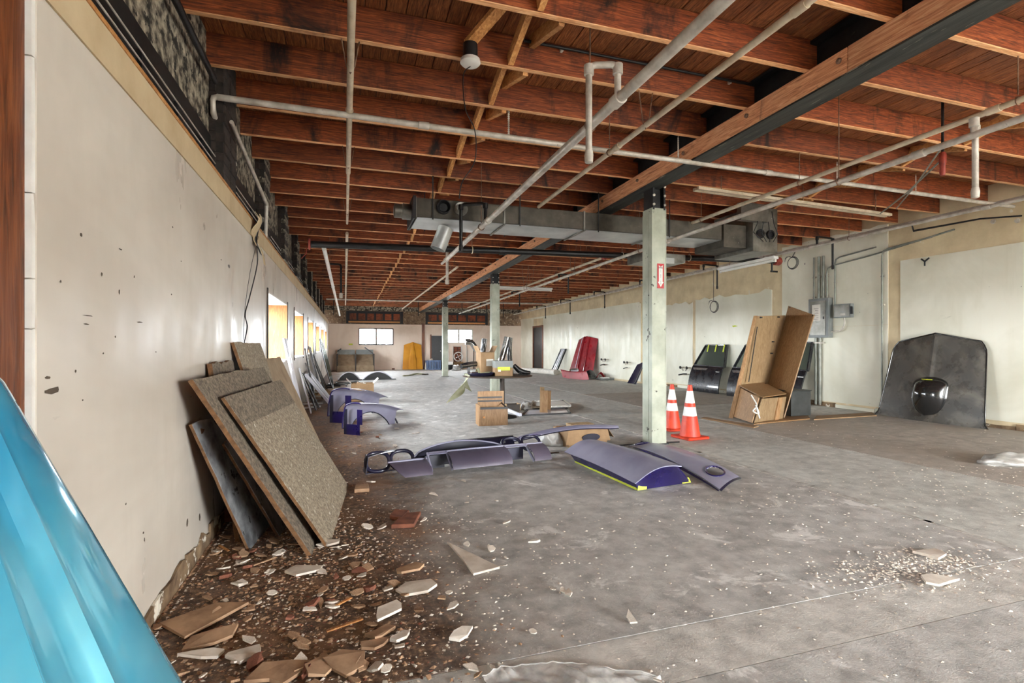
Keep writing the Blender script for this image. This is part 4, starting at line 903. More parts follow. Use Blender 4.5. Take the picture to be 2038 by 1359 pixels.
MB().tube([(.24+.95*k/24, .36+.10*sin(pi*k/24)-.003, .14+.10*sin(pi*k/24)**.5) for k in range(25)], .008, 8).xf(Mh).build('back_rim', M['purple'], hp, smooth=50)
MB().sheet(lambda a, b_: (-.2+W_*1.0*a, .345+.08*sin(pi*a)+.04*b_, .03+.0*b_), 12, 2, .006).xf(Mh).build('floor_flange', M['navy'], hp)
MB().bar((.62,.38,.06), (.62,.37,.17), .02, .012).xf(Mh).build('bracket', M['chrome'], hp); MB().bar((.68,.38,.10), (.78,.38,.11), .012, .012).xf(Mh).build('bracket', M['chrome'], hp)
MB().tube([(W_,.30,.06), (W_+.28,.34,.05)], .008, 6).xf(Mh).build('stay_rod', M['chrome'], hp)
bt = thing('black_valance', fl(960, 900), 'black plastic valance strip lying just behind the lavender grille panel', 'car part')
q0, q1 = fl(905, 903), fl(1025, 892)
MB().sheet(lambda a, b_: tuple(q0.lerp(q1, a)+V(.02*b_, .14*b_, .02+.10*sin(pi*.5*b_))), 10, 5, .006).build('skin', M['navy'], bt, smooth=40)
MB().bar(q0+V(.02,.14,.12), q1+V(.02,.14,.12), .02, .012).build('top_rail', M['black_plastic'], bt)
for k in (.2, .8): MB().box(q0.lerp(q1,k)+V(.01,.07,.045), (.05,.06,.085)).build('bracket', M['black_plastic'], bt)

# ------------------------------------------------------------------ lavender trunk lid
tl = thing('trunk_lid', (2.45, 4.3, 0), 'lavender car trunk lid with indigo underside and yellow tape lying on the floor', 'car part')
A, B_, C, D = fl(1268, 977), fl(1145, 921), V(2.82, 5.0, 0), fl(1372, 961)   # floor corners: front left, back left, back right, front right
A1, B1, D1 = at(1264, 962, Z=.07), at(1123, 899, Z=.11), at(1357, 927, Z=.22)
C1 = at(1191, 876, Z=.22)
def lid(a, b_):      # a: front to back, b: left to right
    p = A1.lerp(B1, a).lerp(D1.lerp(C1, a), b_); p.z += .055*sin(pi*b_)*1.0+.015*sin(pi*a); return p
MB().sheet(lid, 20, 20, -.008).build('skin', M['purple'], tl, smooth=40)
inner = []
def under(a, b_):
    top = Vector(lid(.04+.92*a, .04+.92*b_))-V(0,0,.014); return top
def skirt(name, P, Q, e0, e1, n=14):
    MB().sheet(lambda a, b_: tuple((Vector(lid(*[e0[i]+(e1[i]-e0[i])*a for i in (0,1)]))-V(0,0,.012)).lerp(P.lerp(Q, a)+V(0,0,.012), b_)), n, 6, .008).build(name, M['indigo'], tl, smooth=40)
skirt('side_wall', A, B_, (.03,.06), (.95,.06)); skirt('end_wall', A, D, (.03,.06), (.03,.95)); skirt('side_wall', D, C, (.03,.95), (.95,.95)); skirt('end_wall', B_, C, (.95,.06), (.95,.95))
MB().prism([p+V(0,0,.004) for p in (A, B_, C, D)], (0,0,.008)).build('inner_panel', M['indigo'], tl)
MB().bar(A+V(0,0,.016), B_+V(0,0,.016), .012, .018).build('tape_line', M['tape'], tl)
for p, q, dx in ((A, D, .05), (D, A, .05)):
    d = (q-p).normalized(); MB().prism([p-d*.006+V(0,-.012,.008), p+d*.09+V(0,-.012,.008), p+d*.10+V(0,-.004,.06), p+d*.01+V(0,-.004,.05)], (0,-.003,0)).build('tape', M['tape'], tl)
for k, t_ in enumerate((.5, .62)): q = A.lerp(D, t_); MB().bar(q+V(0,-.006,.06+.03*k), q+V(0.0,-.004,.11+.02*k), .018, .006).build('slot', M['black_plastic'] if k == 0 else M['chrome'], tl)
# lavender panel with round holes
cp = thing('cowl_panel', (3.1, 4.4, 0), 'lavender panel with round holes lying beside the trunk lid', 'car part')
E0, E1, E2, E3 = fl(1432, 977), fl(1472, 952), fl(1300, 884), fl(1252, 889)
def cowl(a, b_):
    p = E0.lerp(E1, b_).lerp(E3.lerp(E2, b_), a); p.z += .014+.06*sin(pi*min(1, a*1.0))**.8+.02*sin(pi*b_); return p
hole = lambda a, b_: not (((a-.13)/.062)**2+((b_-.52)/.27)**2 < 1 or ((a-.95)/.04)**2+((b_-.4)/.26)**2 < 1)
MB().sheet(cowl, 60, 24, -.006, keep=hole).build('skin', M['purple'], cp, smooth=40)
for ca, cb, ra, rb in ((.13, .52, .066, .29), (.95, .4, .043, .28)):
    MB().tube([Vector(cowl(ca+ra*cos(k*pi/12), cb+rb*sin(k*pi/12))) for k in range(24)], .008, 6, closed=True).build('hole_rim', M['indigo'], cp, smooth=50)
MB().sheet(lambda a, b_: tuple(Vector(cowl(a, 0))-V(0,0,.01)+V(-.01,-.0,-.03*b_*sin(pi*min(1,a+.05)))), 30, 3, .005).build('side_lip', M['indigo'], cp, smooth=40)
MB().sheet(lambda a, b_: tuple(Vector(cowl(0, a))-V(0,0,.004)+V(0,-.02*b_,-.008*b_)), 8, 2, .005).build('end_lip', M['navy'], cp)
MB().tube([fl(1190,890)+V(0,0,.01), fl(1352,881)+V(0,0,.01)], .008, 6).build('stay_rod', M['black_steel'], label='thin metal rod lying behind the perforated lavender panel', cat='rod')
# lavender strip on a cardboard box
bx = thing('cardboard_box', (2.75, 5.75, 0), 'small brown cardboard box propping up the lavender strip', 'box')
K = V(2.47, 5.50, 0); kw, kd, kh = .56, .34, .20; Mb = place(K, R(9))
MB().bb(0, kw, 0, .008, 0, kh).xf(Mb).build('side', M['card'], bx); MB().bb(0, kw, kd-.008, kd, 0, kh).xf(Mb).build('side', M['card'], bx)
MB().bb(0, .008, .008, kd-.008, 0, kh).xf(Mb).build('side', M['card'], bx); MB().bb(kw-.008, kw, .008, kd-.008, 0, kh).xf(Mb).build('side', M['card'], bx)
MB().bb(.008, kw-.008, .008, kd-.008, 0, .008).xf(Mb).build('bottom', M['card'], bx)
MB().prism([(.0,0,kh),(kw,0,kh),(kw+.03,-.02,kh-.16),(-.06,-.04,kh-.16)], (0,-.006,.0)).xf(Mb).build('flap', M['card'], bx)
MB().prism([(kw,0,kh),(kw,kd,kh),(kw+.10,kd+.02,kh-.13),(kw+.10,0,kh-.13)], (.006,0,0)).xf(Mb).build('flap', M['card'], bx)
MB().prism([(.20+.13*cos(a*pi/8)*1.0+.1, -.031, .10+.045*sin(a*pi/8)) for a in range(16)], (0,-.004,0)).xf(Mb).build('handle_hole_shade', M['navy'], bx)  # dark oval plate stands in for the shaded handle hole
def crumple(name, c, r, label, mat, cat='bag', seed=1, flat=.6):
    bm = bmesh.new(); bmesh.ops.create_icosphere(bm, subdivisions=4, radius=1.0)
    for q in bm.verts:
        n1 = mnoise.noise(q.co*1.6+V(seed*7.1,0,0)); n2 = mnoise.noise(q.co*4.3+V(0,seed*5.3,0)); k = 1+.35*n1+.22*abs(n2)
        q.co = V(q.co.x*r[0]*k, q.co.y*r[1]*k, max(-.02, q.co.z+.25)*r[2]*k*flat/.8)
        q.co += Vector(c)
    zmin = min(q.co.z for q in bm.verts)
    for q in bm.verts: q.co.z += .002-zmin
    me = bpy.data.meshes.new(name); bm.to_mesh(me); bm.free(); me.materials.append(mat)
    me.polygons.foreach_set('use_smooth', [True]*len(me.polygons))
    return put(name, me, label=label, cat=cat)
crumple('plastic_bag', (2.33, 5.72, 0), (.15, .12, .17), 'crumpled white bag beside the small cardboard box', M['bag'], seed=3)
st = thing('trim_strip', (2.6, 5.8, .2), 'long lavender strip laid across the small cardboard box', 'car part')
s0, s1 = at(1022, 873, Z=.15), at(1229, 847, Z=.255)
d_ = (s1-s0).normalized(); sd = V(-d_.y, d_.x, 0).normalized()
def strip(a, b_):
    w_ = .085*min(1, .25+a*8, .35+(1-a)*7); p = s0.lerp(s1, a)+sd*((b_-.5)*2*w_)+V(0,0,.06*sin(pi*a)); p.z -= .02*(2*b_-1)**2; return p
MB().sheet(strip, 30, 6, -.006).build('skin', M['purple'], st, smooth=40)
MB().tube([Vector(strip(k/20, .02))-V(0,0,.008) for k in range(21)], .006, 6).build('edge_fold', M['navy'], st, smooth=50)
MB().box(Mb @ V(.28,.17,kh+.022), (.3,.16,.04)).build('foam_wedge', M['ply'], label='scrap of wood on the small cardboard box under the strip', cat='wood')

# ------------------------------------------------------------------ traffic cones
def cone(p, label, s=1.0):
    o = thing('traffic_cone', p, label, 'traffic cone', 'traffic cones by the column'); p = Vector(p)
    MB().box(p+V(0,0,.02), (.36*s,.36*s,.034), Matrix.Rotation(.1,3,'Z')).build('base', M['orange'], o, bevel=.012)
    H_ = .68*s; rr = lambda z: (.135-.108*z/H_)*s
    def ring(z0, z1, m, name): MB().lathe([(rr(z0)*.9, z0), (rr(z0), z0), (rr(z1), z1), (rr(z1)*.9, z1)], p+V(0,0,.034), 28).build(name, M[m], o, smooth=40)
    ring(0, .27*s, 'orange', 'body'); ring(.27*s, .39*s, 'reflective', 'reflective_band'); ring(.39*s, .44*s, 'orange', 'body'); ring(.44*s, .60*s, 'reflective', 'reflective_band'); ring(.60*s, H_, 'orange', 'tip')
cone(fl(1373, 872), 'front orange and white traffic cone beside the nearest column', .96)
cone(fl(1340, 858)+V(.05,.1,0), 'second traffic cone half hidden behind the nearest column', .9)
# ------------------------------------------------------------------ upended wooden cabinet
wc = thing('desk_hutch', fl(1540, 838), 'tall wooden desk unit standing on end and tilted to the right', 'cabinet')
def quad(name, pts, th, mat, par):
    pts = [Vector(p) for p in pts]; n = (pts[1]-pts[0]).cross(pts[3]-pts[0]).normalized()
    MB().prism(pts, n*th).build(name, mat, par, bevel=.003)
yA, yB2 = 6.75, 6.35
def cp_(u, v, y): return at(u, v, Y=y)
la, lb_, lc, ld = fl(1456,832), fl(1520,812), cp_(1566,629,7.62), cp_(1503,628,7.02)
J0, J1 = cp_(1520,768,7.3), cp_(1566,627,7.3)
quad('left_panel', [cp_(1452,832,6.98), cp_(1511,832,7.35), J1+V(-.0,.05,0), cp_(1503,629,6.98)], .02, M['ply'], wc)
quad('right_panel', [cp_(1511,832,7.33), cp_(1560,838,6.55), cp_(1622,627,6.55), cp_(1571,609,7.33)], .02, M['oak'], wc)
quad('outer_edge', [cp_(1450,832,6.95), cp_(1459,834,6.9), cp_(1507,629,6.9), cp_(1500,629,6.95)], .03, M['oak'], wc)
quad('dark_groove', [cp_(1489,760,6.945), cp_(1491,760,6.945), cp_(1508,650,6.945), cp_(1506,650,6.945)], .004, M['black_plastic'], wc)
sb0, sb1, sb2, sb3 = cp_(1470,768,6.9), cp_(1520,762,7.3), cp_(1565,785,6.55), cp_(1518,792,6.3)
quad('shelf', [sb0, sb3, sb2, sb1], .018, M['oak'], wc)
quad('drawer_front', [cp_(1462,830,6.88), cp_(1498,842,6.28), cp_(1512,792,6.28), cp_(1476,772,6.88)], .018, M['oak'], wc)
quad('box_side', [cp_(1499,842,6.29), cp_(1555,838,6.5), cp_(1563,789,6.5), cp_(1515,793,6.29)], .018, M['ply'], wc)
quad('box_rail', [cp_(1538,840,6.42), cp_(1546,839,6.44), cp_(1556,790,6.44), cp_(1548,791,6.42)], .03, M['oak'], wc)
q0, q1, q2, q3 = fl(1500,846), fl(1612,835), fl(1604,822), fl(1560,824)
MB().prism([p+V(0,0,.004) for p in (q0,q1,q2,q3)], (0,0,.018)).build('base_panel', M['oak'], wc)
for u, v, y in ((1512,632,6.93),(1547,631,7.14),(1571,612,7.3),(1616,628,6.6),(1536,680,7.1),(1533,703,7.08),(1597,675,6.7),(1520,764,7.2)):
    MB().box(cp_(u,v,y)+V(0,-.03,0), (.04,.02,.022)).build('cam_fitting', M['black_plastic'], wc)
MB().tube(smooth_path([cp_(1495,786,6.26), cp_(1506,806,6.2), cp_(1499,818,6.2), cp_(1510,822,6.2), cp_(1504,806,6.18), cp_(1512,832,6.2)]), .011, 8).build('cord', M['lace'], label='knotted white cord hanging on the front of the wooden desk unit', cat='cord', smooth=60)
gb = thing('metal_box', fl(1590, 832), 'dark grey metal box on the floor right of the wooden desk unit', 'box')
p = fl(1570, 836); MB().bb(6.98, 7.4, 6.62, 7.0, .024, .43).build('body', M['grey_metal_box'], gb, bevel=.006); MB().bb(6.97, 7.41, 6.61, 7.01, .43, .445).build('lid', M['grey_metal_box'], gb, bevel=.004)
# flat boards on the floor by it
for k, (pts, lb) in enumerate((([(1395,833),(1500,852),(1510,849),(1402,831)], 'thin wooden batten lying on the floor left of the desk unit'), ([(1620,836),(1745,828),(1735,822),(1625,829)], 'thin floor batten lying between desk unit and black hood'))):
    MB().prism([fl(*q) for q in pts], (0,0,.015)).build('batten', M['card'], label=lb, cat='wood')
# ------------------------------------------------------------------ black hood on the right wall
bh = thing('car_hood', (8.75, 5.7, 0), 'dusty black car hood with domed scoop leaning on the right wall', 'car hood')
def bhood(a, b_):
    y0 = 6.42-.12*b_-(.0 if b_ < .86 else .07*((b_-.86)/.14)**2); y1 = 4.88+.10*b_+(.0 if b_ < .86 else .07*((b_-.86)/.14)**2)
    y = y0+(y1-y0)*a; z = .015+1.24*b_*1.0+b_*(.13*(1-abs(2*a-1)))-.03*a*(1-b_)
    c = .05*sin(pi*a)*(1-.3*b_)
    if b_ < .06: y += (.5-a)*.1*(.06-b_)/.06
    x = 8.66+.235*b_-c
    x -= .012 if abs(a-.5) < .02 and b_ > .45 else 0
    return (x, y, z)
MB().sheet(bhood, 44, 30, .008).build('skin', M['blackpaint'], bh, smooth=35)
def scoop(a, b_):
    zz = .10+.60*b_
    w_ = .25*math.sqrt(max(0, 1-((.55-b_)/.55)**2))**.9 if b_ < .55 else (.25 if b_ < .8 else .25*math.sqrt(max(0, 1-((b_-.8)/.205)**2)))
    w_ = max(w_, .004); y = 5.63+(.5-a)*2*w_
    base = Vector(bhood((6.4-y)/1.5, zz/1.30)); h_ = .19*sin(pi*a)**.6*sin(pi*min(1, .04+b_**1.5*.95))**.6; return (base.x-.003-h_, y, zz)
MB().sheet(scoop, 28, 26, .006).build('scoop', M['gloss_black'], bh, smooth=60)
MB().tube([Vector(scoop(.3+.4*a/16, .93))+V(-.006,0,.004) for a in range(17)], .006, 6).build('scoop_tape', M['tape'], bh, smooth=50)
MB().tube([Vector(bhood(k/24, 1.0)) for k in range(25)], .012, 8).build('edge_seal', M['gloss_black'], bh, smooth=50)
for a in (0.0, 1.0): MB().tube([Vector(bhood(a, k/20)) for k in range(21)], .011, 8).build('edge_seal', M['gloss_black'], bh, smooth=50)
# ------------------------------------------------------------------ leaning vehicle doors
def car_door(y0, y1, zt, X0, X1, label, tape=False, glass=True):
    o = thing('vehicle_door', ((X0+X1)/2, (y0+y1)/2, 0), label, 'car door', 'vehicle doors leaning on the right wall')
    f = lambda y, z, d=0: V(X0+(X1-X0)*z/zt-d, y, z)
    zm = zt*.55; w_ = y1-y0
    def skin(a, b_): return f(y0+w_*a, .02+(zm-.02)*b_, .05*sin(pi*b_)**.6)
    MB().sheet(skin, 8, 14, .03).build('outer_skin', M['doorblack'], o, smooth=40)
    MB().sheet(lambda a, b_: f(y0+w_*(.02+.96*a), zm*(.55+.06*b_), .056), 6, 2, .006).build('moulding', M['gloss_black'], o)
    P = [f(y0+.0, zm), f(y0+.06*w_, zt), f(y0+.72*w_, zt), f(y1-.02, zm+.02)]
    for k in range(4): MB().bar(P[k], P[(k+1) % 4], .03, .07, (1,0,0)).build('window_frame', M['doorblack'], o, bevel=.006)
    if glass: MB().prism([p+V(.004,0,0) for p in P], (.006,0,0)).build('glass', M['tint'], o)
    MB().box(f(y0+.12*w_, zm*.82, .06), (.025,.14,.03)).build('handle', M['chrome'], o, bevel=.005)
    MB().prism([f(y0+.45*w_, zm*.93, .062), f(y0+.95*w_, zm*.93, .062), f(y0+.9*w_, zm*.8, .062), f(y0+.5*w_, zm*.84, .062)], (-.002,0,0)).build('scuff', M['chrome'], o)
    if tape:
        for k in range(3): yy_ = y0+w_*(.1+.25*k); MB().bar(f(yy_, zt+.01, .045), f(yy_, zt-.17, .045), .035, .004, (1,0,0)).build('tape', M['tape'], o)
car_door(at(1444,770,X=8.75).y, at(1383,770,X=8.75).y, 1.2, 8.56, 8.86, 'black vehicle door with yellow tape strips leaning on the right wall', True)
car_door(at(1500,770,X=8.7).y-.35, at(1462,770,X=8.7).y, 1.2, 8.5, 8.8, 'black vehicle door partly hidden left of the wooden desk unit')
car_door(at(1612,780,X=8.75).y, at(1560,780,X=8.75).y, 1.25, 8.5, 8.86, 'black vehicle door behind the wooden desk unit and metal box')
q = thing('dark_fender', (8.5, 13.0, 0), 'small dark body panel leaning behind the nearest column', 'car part')
p = V(8.25, 13.55, 0); MB().sheet(lambda a, b_: (p.x+.35*b_+.05*sin(pi*a), p.y-.1+.5*a, .02+.75*b_*(1-.25*a)), 8, 8, .01).build('skin', M['navy'], q, smooth=40); MB().bar(p+V(.0,.0,.02), p+V(.35,-.1,.77), .02, .04).build('flange', M['black_plastic'], q)
# ------------------------------------------------------------------ red hood and red bumper far right
Xr = XR2-.03
rh = thing('car_hood', (8.2, 17, 0), 'maroon ribbed car hood leaning on the far right wall', 'car hood')
r0, r1, r2, r3 = at(1130,748,Z=.02), at(1178,752,Z=.02), at(1190,674,X=Xr), at(1152,676,X=Xr)
def rhood(a, b_):
    p = r0.lerp(r1, a).lerp(r3.lerp(r2, a), b_)
    rib = .035*(1 if abs(abs(a-.5)-.12) < .05 else 0); p = p+V(-rib-.05*sin(pi*a), -.0, 0); p.z += .12*b_*(1-abs(2*a-1)); return p
MB().sheet(rhood, 40, 14, .012).build('skin', M['redpaint'], rh, smooth=30)
for a in (.33, .43, .57, .67): MB().tube([Vector(rhood(a, k/10))+V(-.02,-.01,0) for k in range(11)], .012, 6).build('rib', M['whitepanel'] if a in (.33,.57) else M['redpaint'], rh, smooth=50)
rb = thing('car_bumper', fl(1150,752), 'maroon car bumper piece on the floor before the maroon hood', 'car part')
e0, e1 = fl(1120,752), fl(1172,757)
MB().sheet(lambda a, b_: tuple(e0.lerp(e1, a)+V(.0,.25*b_,.03+.28*sin(pi*.5*b_)-.05*sin(pi*a))), 12, 6, .012).build('skin', M['redpaint'], rb, smooth=40)
MB().tube(elbow_path([e0+V(.25,-.05,.1), e0+V(.6,-.06,.1), e0+V(.62,.0,.32), e0+V(.3,.02,.3), e0+V(.25,-.05,.1)], .05), .03, 8).build('chrome_frame', M['chrome'], rb, smooth=50)
MB().prism([e0+V(.28,-.03,.11), e0+V(.58,-.04,.11), e0+V(.6,.0,.3), e0+V(.32,.01,.29)], (0,.01,0)).build('white_plate', M['whitepanel'], rb)
rs = thing('red_fender_scrap', fl(1187,752), 'small dark and maroon scrap right of the maroon hood', 'car part')
e = fl(1172,752)+V(-.55,-.75,0); MB().sheet(lambda a, b_: tuple(e+V(.75*a,.3*b_,.02+.3*sin(pi*a)*b_)), 8, 5, .01).build('dark_side', M['doorblack'], rs, smooth=40); MB().sheet(lambda a, b_: tuple(e+V(.45+.35*a,-.04+.1*b_,.02+.24*sin(pi*a)*(1-.3*b_))), 6, 4, .01).build('red_side', M['redpaint'], rs, smooth=40)
fb = thing('floor_panel', fl(1205,754), 'flat grey scrap panel on the floor by the wall taps', 'scrap'); e = fl(1196,757); MB().box(e+V(.35,.2,.04), (.7,.35,.06)).build('slab', M['panel_grey'], fb, bevel=.01); MB().box(e+V(.2,.1,.085), (.25,.2,.03)).build('cover', M['white_enamel'], fb)
gs = thing('black_grille', (8.4, 19, 0), 'slim black ladder-like grille leaning left of the maroon hood', 'car part')
g0, g1, g2, g3 = V(8.3,20.3,.03), V(8.3,19.75,.03), V(8.64,19.5,1.02), V(8.64,19.95,1.02)
for k in range(4):
    a = k/3; MB().bar(g0.lerp(g1,a), g3.lerp(g2,a), .06, .06, (1,0,0)).build('bar', M['black_plastic'] if k in (0,3) else M['whitepanel'], gs)
MB().bar(g3, g2, .05, .06, (1,0,0)).build('end_bar', M['black_plastic'], gs); MB().bar(g0, g1, .05, .06, (1,0,0)).build('end_bar', M['black_plastic'], gs)
rl = thing('white_roll', fl(1085,741), 'rolled white sheet lying on the floor toward the maroon bumper', 'roll')
MB().tube([V(7.3,21.2,.12), V(7.9,18.8,.12)], [.10,.12], 12).build('roll', M['paper'], rl, smooth=50); MB().tube([V(7.75,21.0,.1), V(8.1,19.0,.1)], [.08,.09], 12).build('inner_roll', M['lace'], rl, smooth=50)
# ------------------------------------------------------------------ round table by the middle column, with its clutter
tb = thing('round_table', (2.38, 8.15, 0), 'round dark table crowded with boxes in front of the middle column', 'table')
tc = V(2.38, 8.15, 0); TZ = .70
MB().lathe([(.56,TZ-.022),(.575,TZ-.018),(.58,TZ-.004),(.57,TZ)], tc, 48).build('top', M['table'], tb, smooth=30)
MB().lathe([(.04,0),(.045,.1),(.04,TZ-.03)], tc+V(.08,0,0), 14).build('pedestal', M['dark_frame'], tb, smooth=40); MB().lathe([(.25,0),(.24,.02),(.05,.06)], tc+V(.08,0,0), 24).build('foot', M['black_steel'], tb, smooth=40)
def carton(name, c, d, rz, label, top='grey', extra=None):
    o = thing(name, c, label, 'box', 'boxes on the round table'); Mx = place(c, rz)
    MB().box((0,0,d[2]/2+.001), d).xf(Mx).build('body', M['card'], o, bevel=.004)
    if top == 'grey': MB().bb(-d[0]/2-.004, d[0]/2+.004, -d[1]/2-.004, d[1]/2+.004, d[2]*.55, d[2]+.006).xf(Mx).build('wrapped_top', M['panel_grey'], o, bevel=.004)
    if extra: extra(o, Mx, d)
    return o
def yl(o, Mx, d): MB().bb(-d[0]*.36, d[0]*.34, -d[1]/2-.008, -d[1]/2-.005, d[2]*.38, d[2]*.62).xf(Mx).build('yellow_label', M['tape'], o); MB().bb(-d[0]*.34, -d[0]*.18, -d[1]/2-.011, -d[1]/2-.0085, d[2]*.30, d[2]*.45).xf(Mx).build('white_label', M['paper'], o)
carton('cardboard_carton', V(2.41, 7.96, TZ+.001), (.29,.24,.24), R(-6), 'carton with a bright yellow label on the round table', 'grey', yl)
def op(o, Mx, d):
    for s in (-1, 1): MB().prism([(s*d[0]/2,-d[1]/2,d[2]),(s*d[0]/2,d[1]/2,d[2]),(s*(d[0]/2+.05),d[1]/2,d[2]+.10),(s*(d[0]/2+.05),-d[1]/2,d[2]+.10)], (0,0,.006)).xf(Mx).build('flap', M['card'], o)
    MB().bb(-d[0]*.1, d[0]*.4, -d[1]/2-.004, -d[1]/2-.001, d[2]*.4, d[2]*.7).xf(Mx).build('shipping_label', M['paper'], o)
carton('cardboard_carton', V(2.20, 8.27, TZ+.001), (.24,.26,.38), R(4), 'tall open carton with raised flaps on the round table', None, op)
ty = thing('plastic_tray', tc+V(-.35,-.12,TZ), 'dark shallow plastic tray on the left of the round table', 'tray'); MB().lathe([(.14,.002),(.19,.02),(.215,.06),(.205,.06),(.18,.024),(.135,.01)], tc+V(-.33,-.16,TZ), 28).build('tray_body', M['navy'], ty, smooth=40)
clo = thing('foam_cloth', tc+V(-.5,0,TZ), 'pale green cloth hanging off the left edge of the round table', 'cloth')
def drape(a, b_):
    y = 7.98+.42*a
    if b_ < .45: return (2.42-.14-.42*b_/.45-.02, y+.05, TZ+.012+.05*abs(sin(6*a+3*b_))*(1-b_/.45)+.006)
    k = (b_-.45)/.55; return (1.86-.12*k+.46*(a-.5)*k-.05*sin(9*a)*k, y-.3*(a-.5)*k-.08*k+.05*sin(9*b_), TZ+.01-(.33+.12*sin(5*a+1))*k+.02*sin(8*a)*k)
MB().sheet(drape, 16, 20, .006).build('fold', M['cloth'], clo, smooth=60)
MB().sheet(lambda a, b_: (2.05+.28*a, 8.35-.2*b_, TZ+.02+.10*sin(3*a+1)*sin(2.5*b_+.4)), 10, 8, .006).build('bunched_fold', M['cloth'], clo, smooth=60)
tool = thing('power_tool', tc+V(.35,-.05,TZ), 'black power tool with cord at the right of the round table', 'tool')
k = tc+V(.36,-.02,TZ); MB().tube([k+V(-.08,0,.16), k+V(0,0,.08), k+V(.1,-.02,.04), k+V(.2,0,.035)], [.035,.045,.04,.03], 10).build('body', M['black_plastic'], tool, smooth=50); MB().tube([k+V(.0,0,.05), k+V(.02,-.08,.03)], .022, 8).build('handle', M['black_plastic'], tool, smooth=50); MB().tube(smooth_path([k+V(.18,0,.03), k+V(.1,-.14,.012), k+V(-.05,-.12,.012)]), .006, 6).build('cord', M['cable'], tool, smooth=60)
# chrome and black body pieces stacked behind the table
for k, (P, r, m, lb, part) in enumerate((
  ([at(926,680,Y=8.5), at(938,682,Y=8.5), at(950,700,Y=8.5), at(955,716,Y=8.5), at(956,744,Y=8.5)], [.06,.055,.035,.035,.045], 'chrome', 'curved chrome trim rising at the back of the round table', 'chrome_curve'),
  ([at(964,674,Y=8.52), at(962,690,Y=8.52), at(960,712,Y=8.52), at(962,744,Y=8.52)], [.05,.045,.04,.04], 'doorblack', 'black upright trim piece left of the middle column', 'trim_bar'),
  ([at(1010,671,Y=8.45), at(1004,695,Y=8.45), at(996,722,Y=8.45), at(992,744,Y=8.45)], [.06,.055,.045,.04], 'chrome', 'ridged chrome bumper standing right of the middle column', 'bumper_bar'),
  ([at(1014,672,Y=8.55), at(1013,700,Y=8.55), at(1016,744,Y=8.55)], [.03,.04,.04], 'doorblack', 'dark trim strip behind the chrome bumper', 'trim_strip'))):
    P[-1].z = TZ+.005
    o = thing('body_trim', P[-1], lb, 'car part', 'chrome and black trim behind the table')
    b = MB(); b.tube(smooth_path(P, 5), [r[min(len(r)-1, int(q/5))]*.9 for q in range((len(P)-1)*5+1)], 10); b.build(part, M[m], o, smooth=50)
    MB().tube([p+V(.02,-.075,0) for p in smooth_path(P, 3)], .012, 6).build('ridge', M['chrome'] if m != 'chrome' else M['black_plastic'], o, smooth=50)
sc = thing('bumper_section', at(940,725,Y=8.36), 'black bumper section lying on the cloth at the back of the round table', 'car part')
p0, p1 = at(918,729,Y=8.3), at(960,724,Y=8.38)
MB().tube([p0, p0.lerp(p1,.5)+V(0,0,.02), p1], .045, 10).build('bumper', M['doorblack'], sc, smooth=50); MB().tube([p0+V(0,-.05,.01), p1+V(0,-.05,.01)], .012, 8).build('chrome_strip', M['chrome'], sc, smooth=50)
for k in (.35, .8): q = p0.lerp(p1, k); MB().bb(q.x-.02, q.x+.02, q.y-.02, q.y+.02, TZ+.001, q.z-.03).build('bracket', M['black_plastic'], sc)
# ------------------------------------------------------------------ drawer unit and loose drawer, frames on the floor
dw = thing('drawer_unit', fl(982, 845), 'upended wooden drawer carcass with black slide rails', 'drawer')
p = fl(953, 848); Md = place(p, R(-4))
w_, h_ = .44, .49
MB().bb(.03, w_, .26, .275, 0, h_).xf(Md).build('back_panel', M['oak'], dw); MB().bb(0, .02, 0, .27, 0, h_*.63).xf(Md).build('side_panel', M['oak'], dw); MB().bb(.02, w_, .0, .016, 0, h_*.5).xf(Md).build('front_panel', M['oak'], dw); MB().bb(w_-.016, w_, .016, .26, 0, h_*.5).xf(Md).build('side_panel', M['oak'], dw)
for z in (.33, .385): MB().bb(.03, w_-.03, .245, .26, z, z+.022).xf(Md).build('slide_rail', M['black_plastic'], dw)
MB().bb(.02, w_, -.006, .018, h_*.5, h_*.5+.03).xf(Md).build('slide_rail', M['black_plastic'], dw); MB().bar((w_-.02,.01,h_*.5+.02), (w_-.04,.25,h_*.62), .012, .02).xf(Md).build('slide_rail', M['black_plastic'], dw)
MB().lathe([(.006,0),(.008,.015),(.016,.02),(.012,.03)], (.075,0,.13), 12, Matrix.Rotation(pi/2,3,'X')).xf(Md).build('knob', M['brace'], dw, smooth=40)
ld_ = thing('loose_drawer', fl(1083,822), 'loose wooden drawer standing on edge on flat frames', 'drawer')
Ml = place(fl(1074,822)+V(0,0,.0), R(-30), R(-5))
MB().bb(0,.016,0,.42,.0,.46).xf(Ml).build('bottom_panel', M['ply'], ld_); MB().bb(.016,.14,0,.016,.0,.40).xf(Ml).build('side', M['oak'], ld_); MB().bb(.016,.14,.40,.42,0,.40).xf(Ml).build('side', M['oak'], ld_); MB().bb(.016,.14,.016,.40,.0,.016).xf(Ml).build('end', M['oak'], ld_); MB().bb(.016,.15,.016,.40,.385,.40).xf(Ml).build('end', M['oak'], ld_)
def flat_frame(pts, z, th, m1, m2, label, w=.06):
    P = [fl(*q)+V(0,0,z) for q in pts]; o = thing('flat_frame', P[0], label, 'frame', 'flat frames on the floor')
    MB().prism([p+V(0,0,.001) for p in P], (0,0,th*.5)).build('panel', M[m1], o)
    for k in range(4): MB().bar(P[k]+V(0,0,th*.6), P[(k+1) % 4]+V(0,0,th*.6), .04, th*.9).build('rail', M[m2], o)
flat_frame([(1040,828),(1134,823),(1126,812),(1050,815)], 0, .02, 'whitepanel', 'black_plastic', 'white flat panel with black rim under the loose drawer')
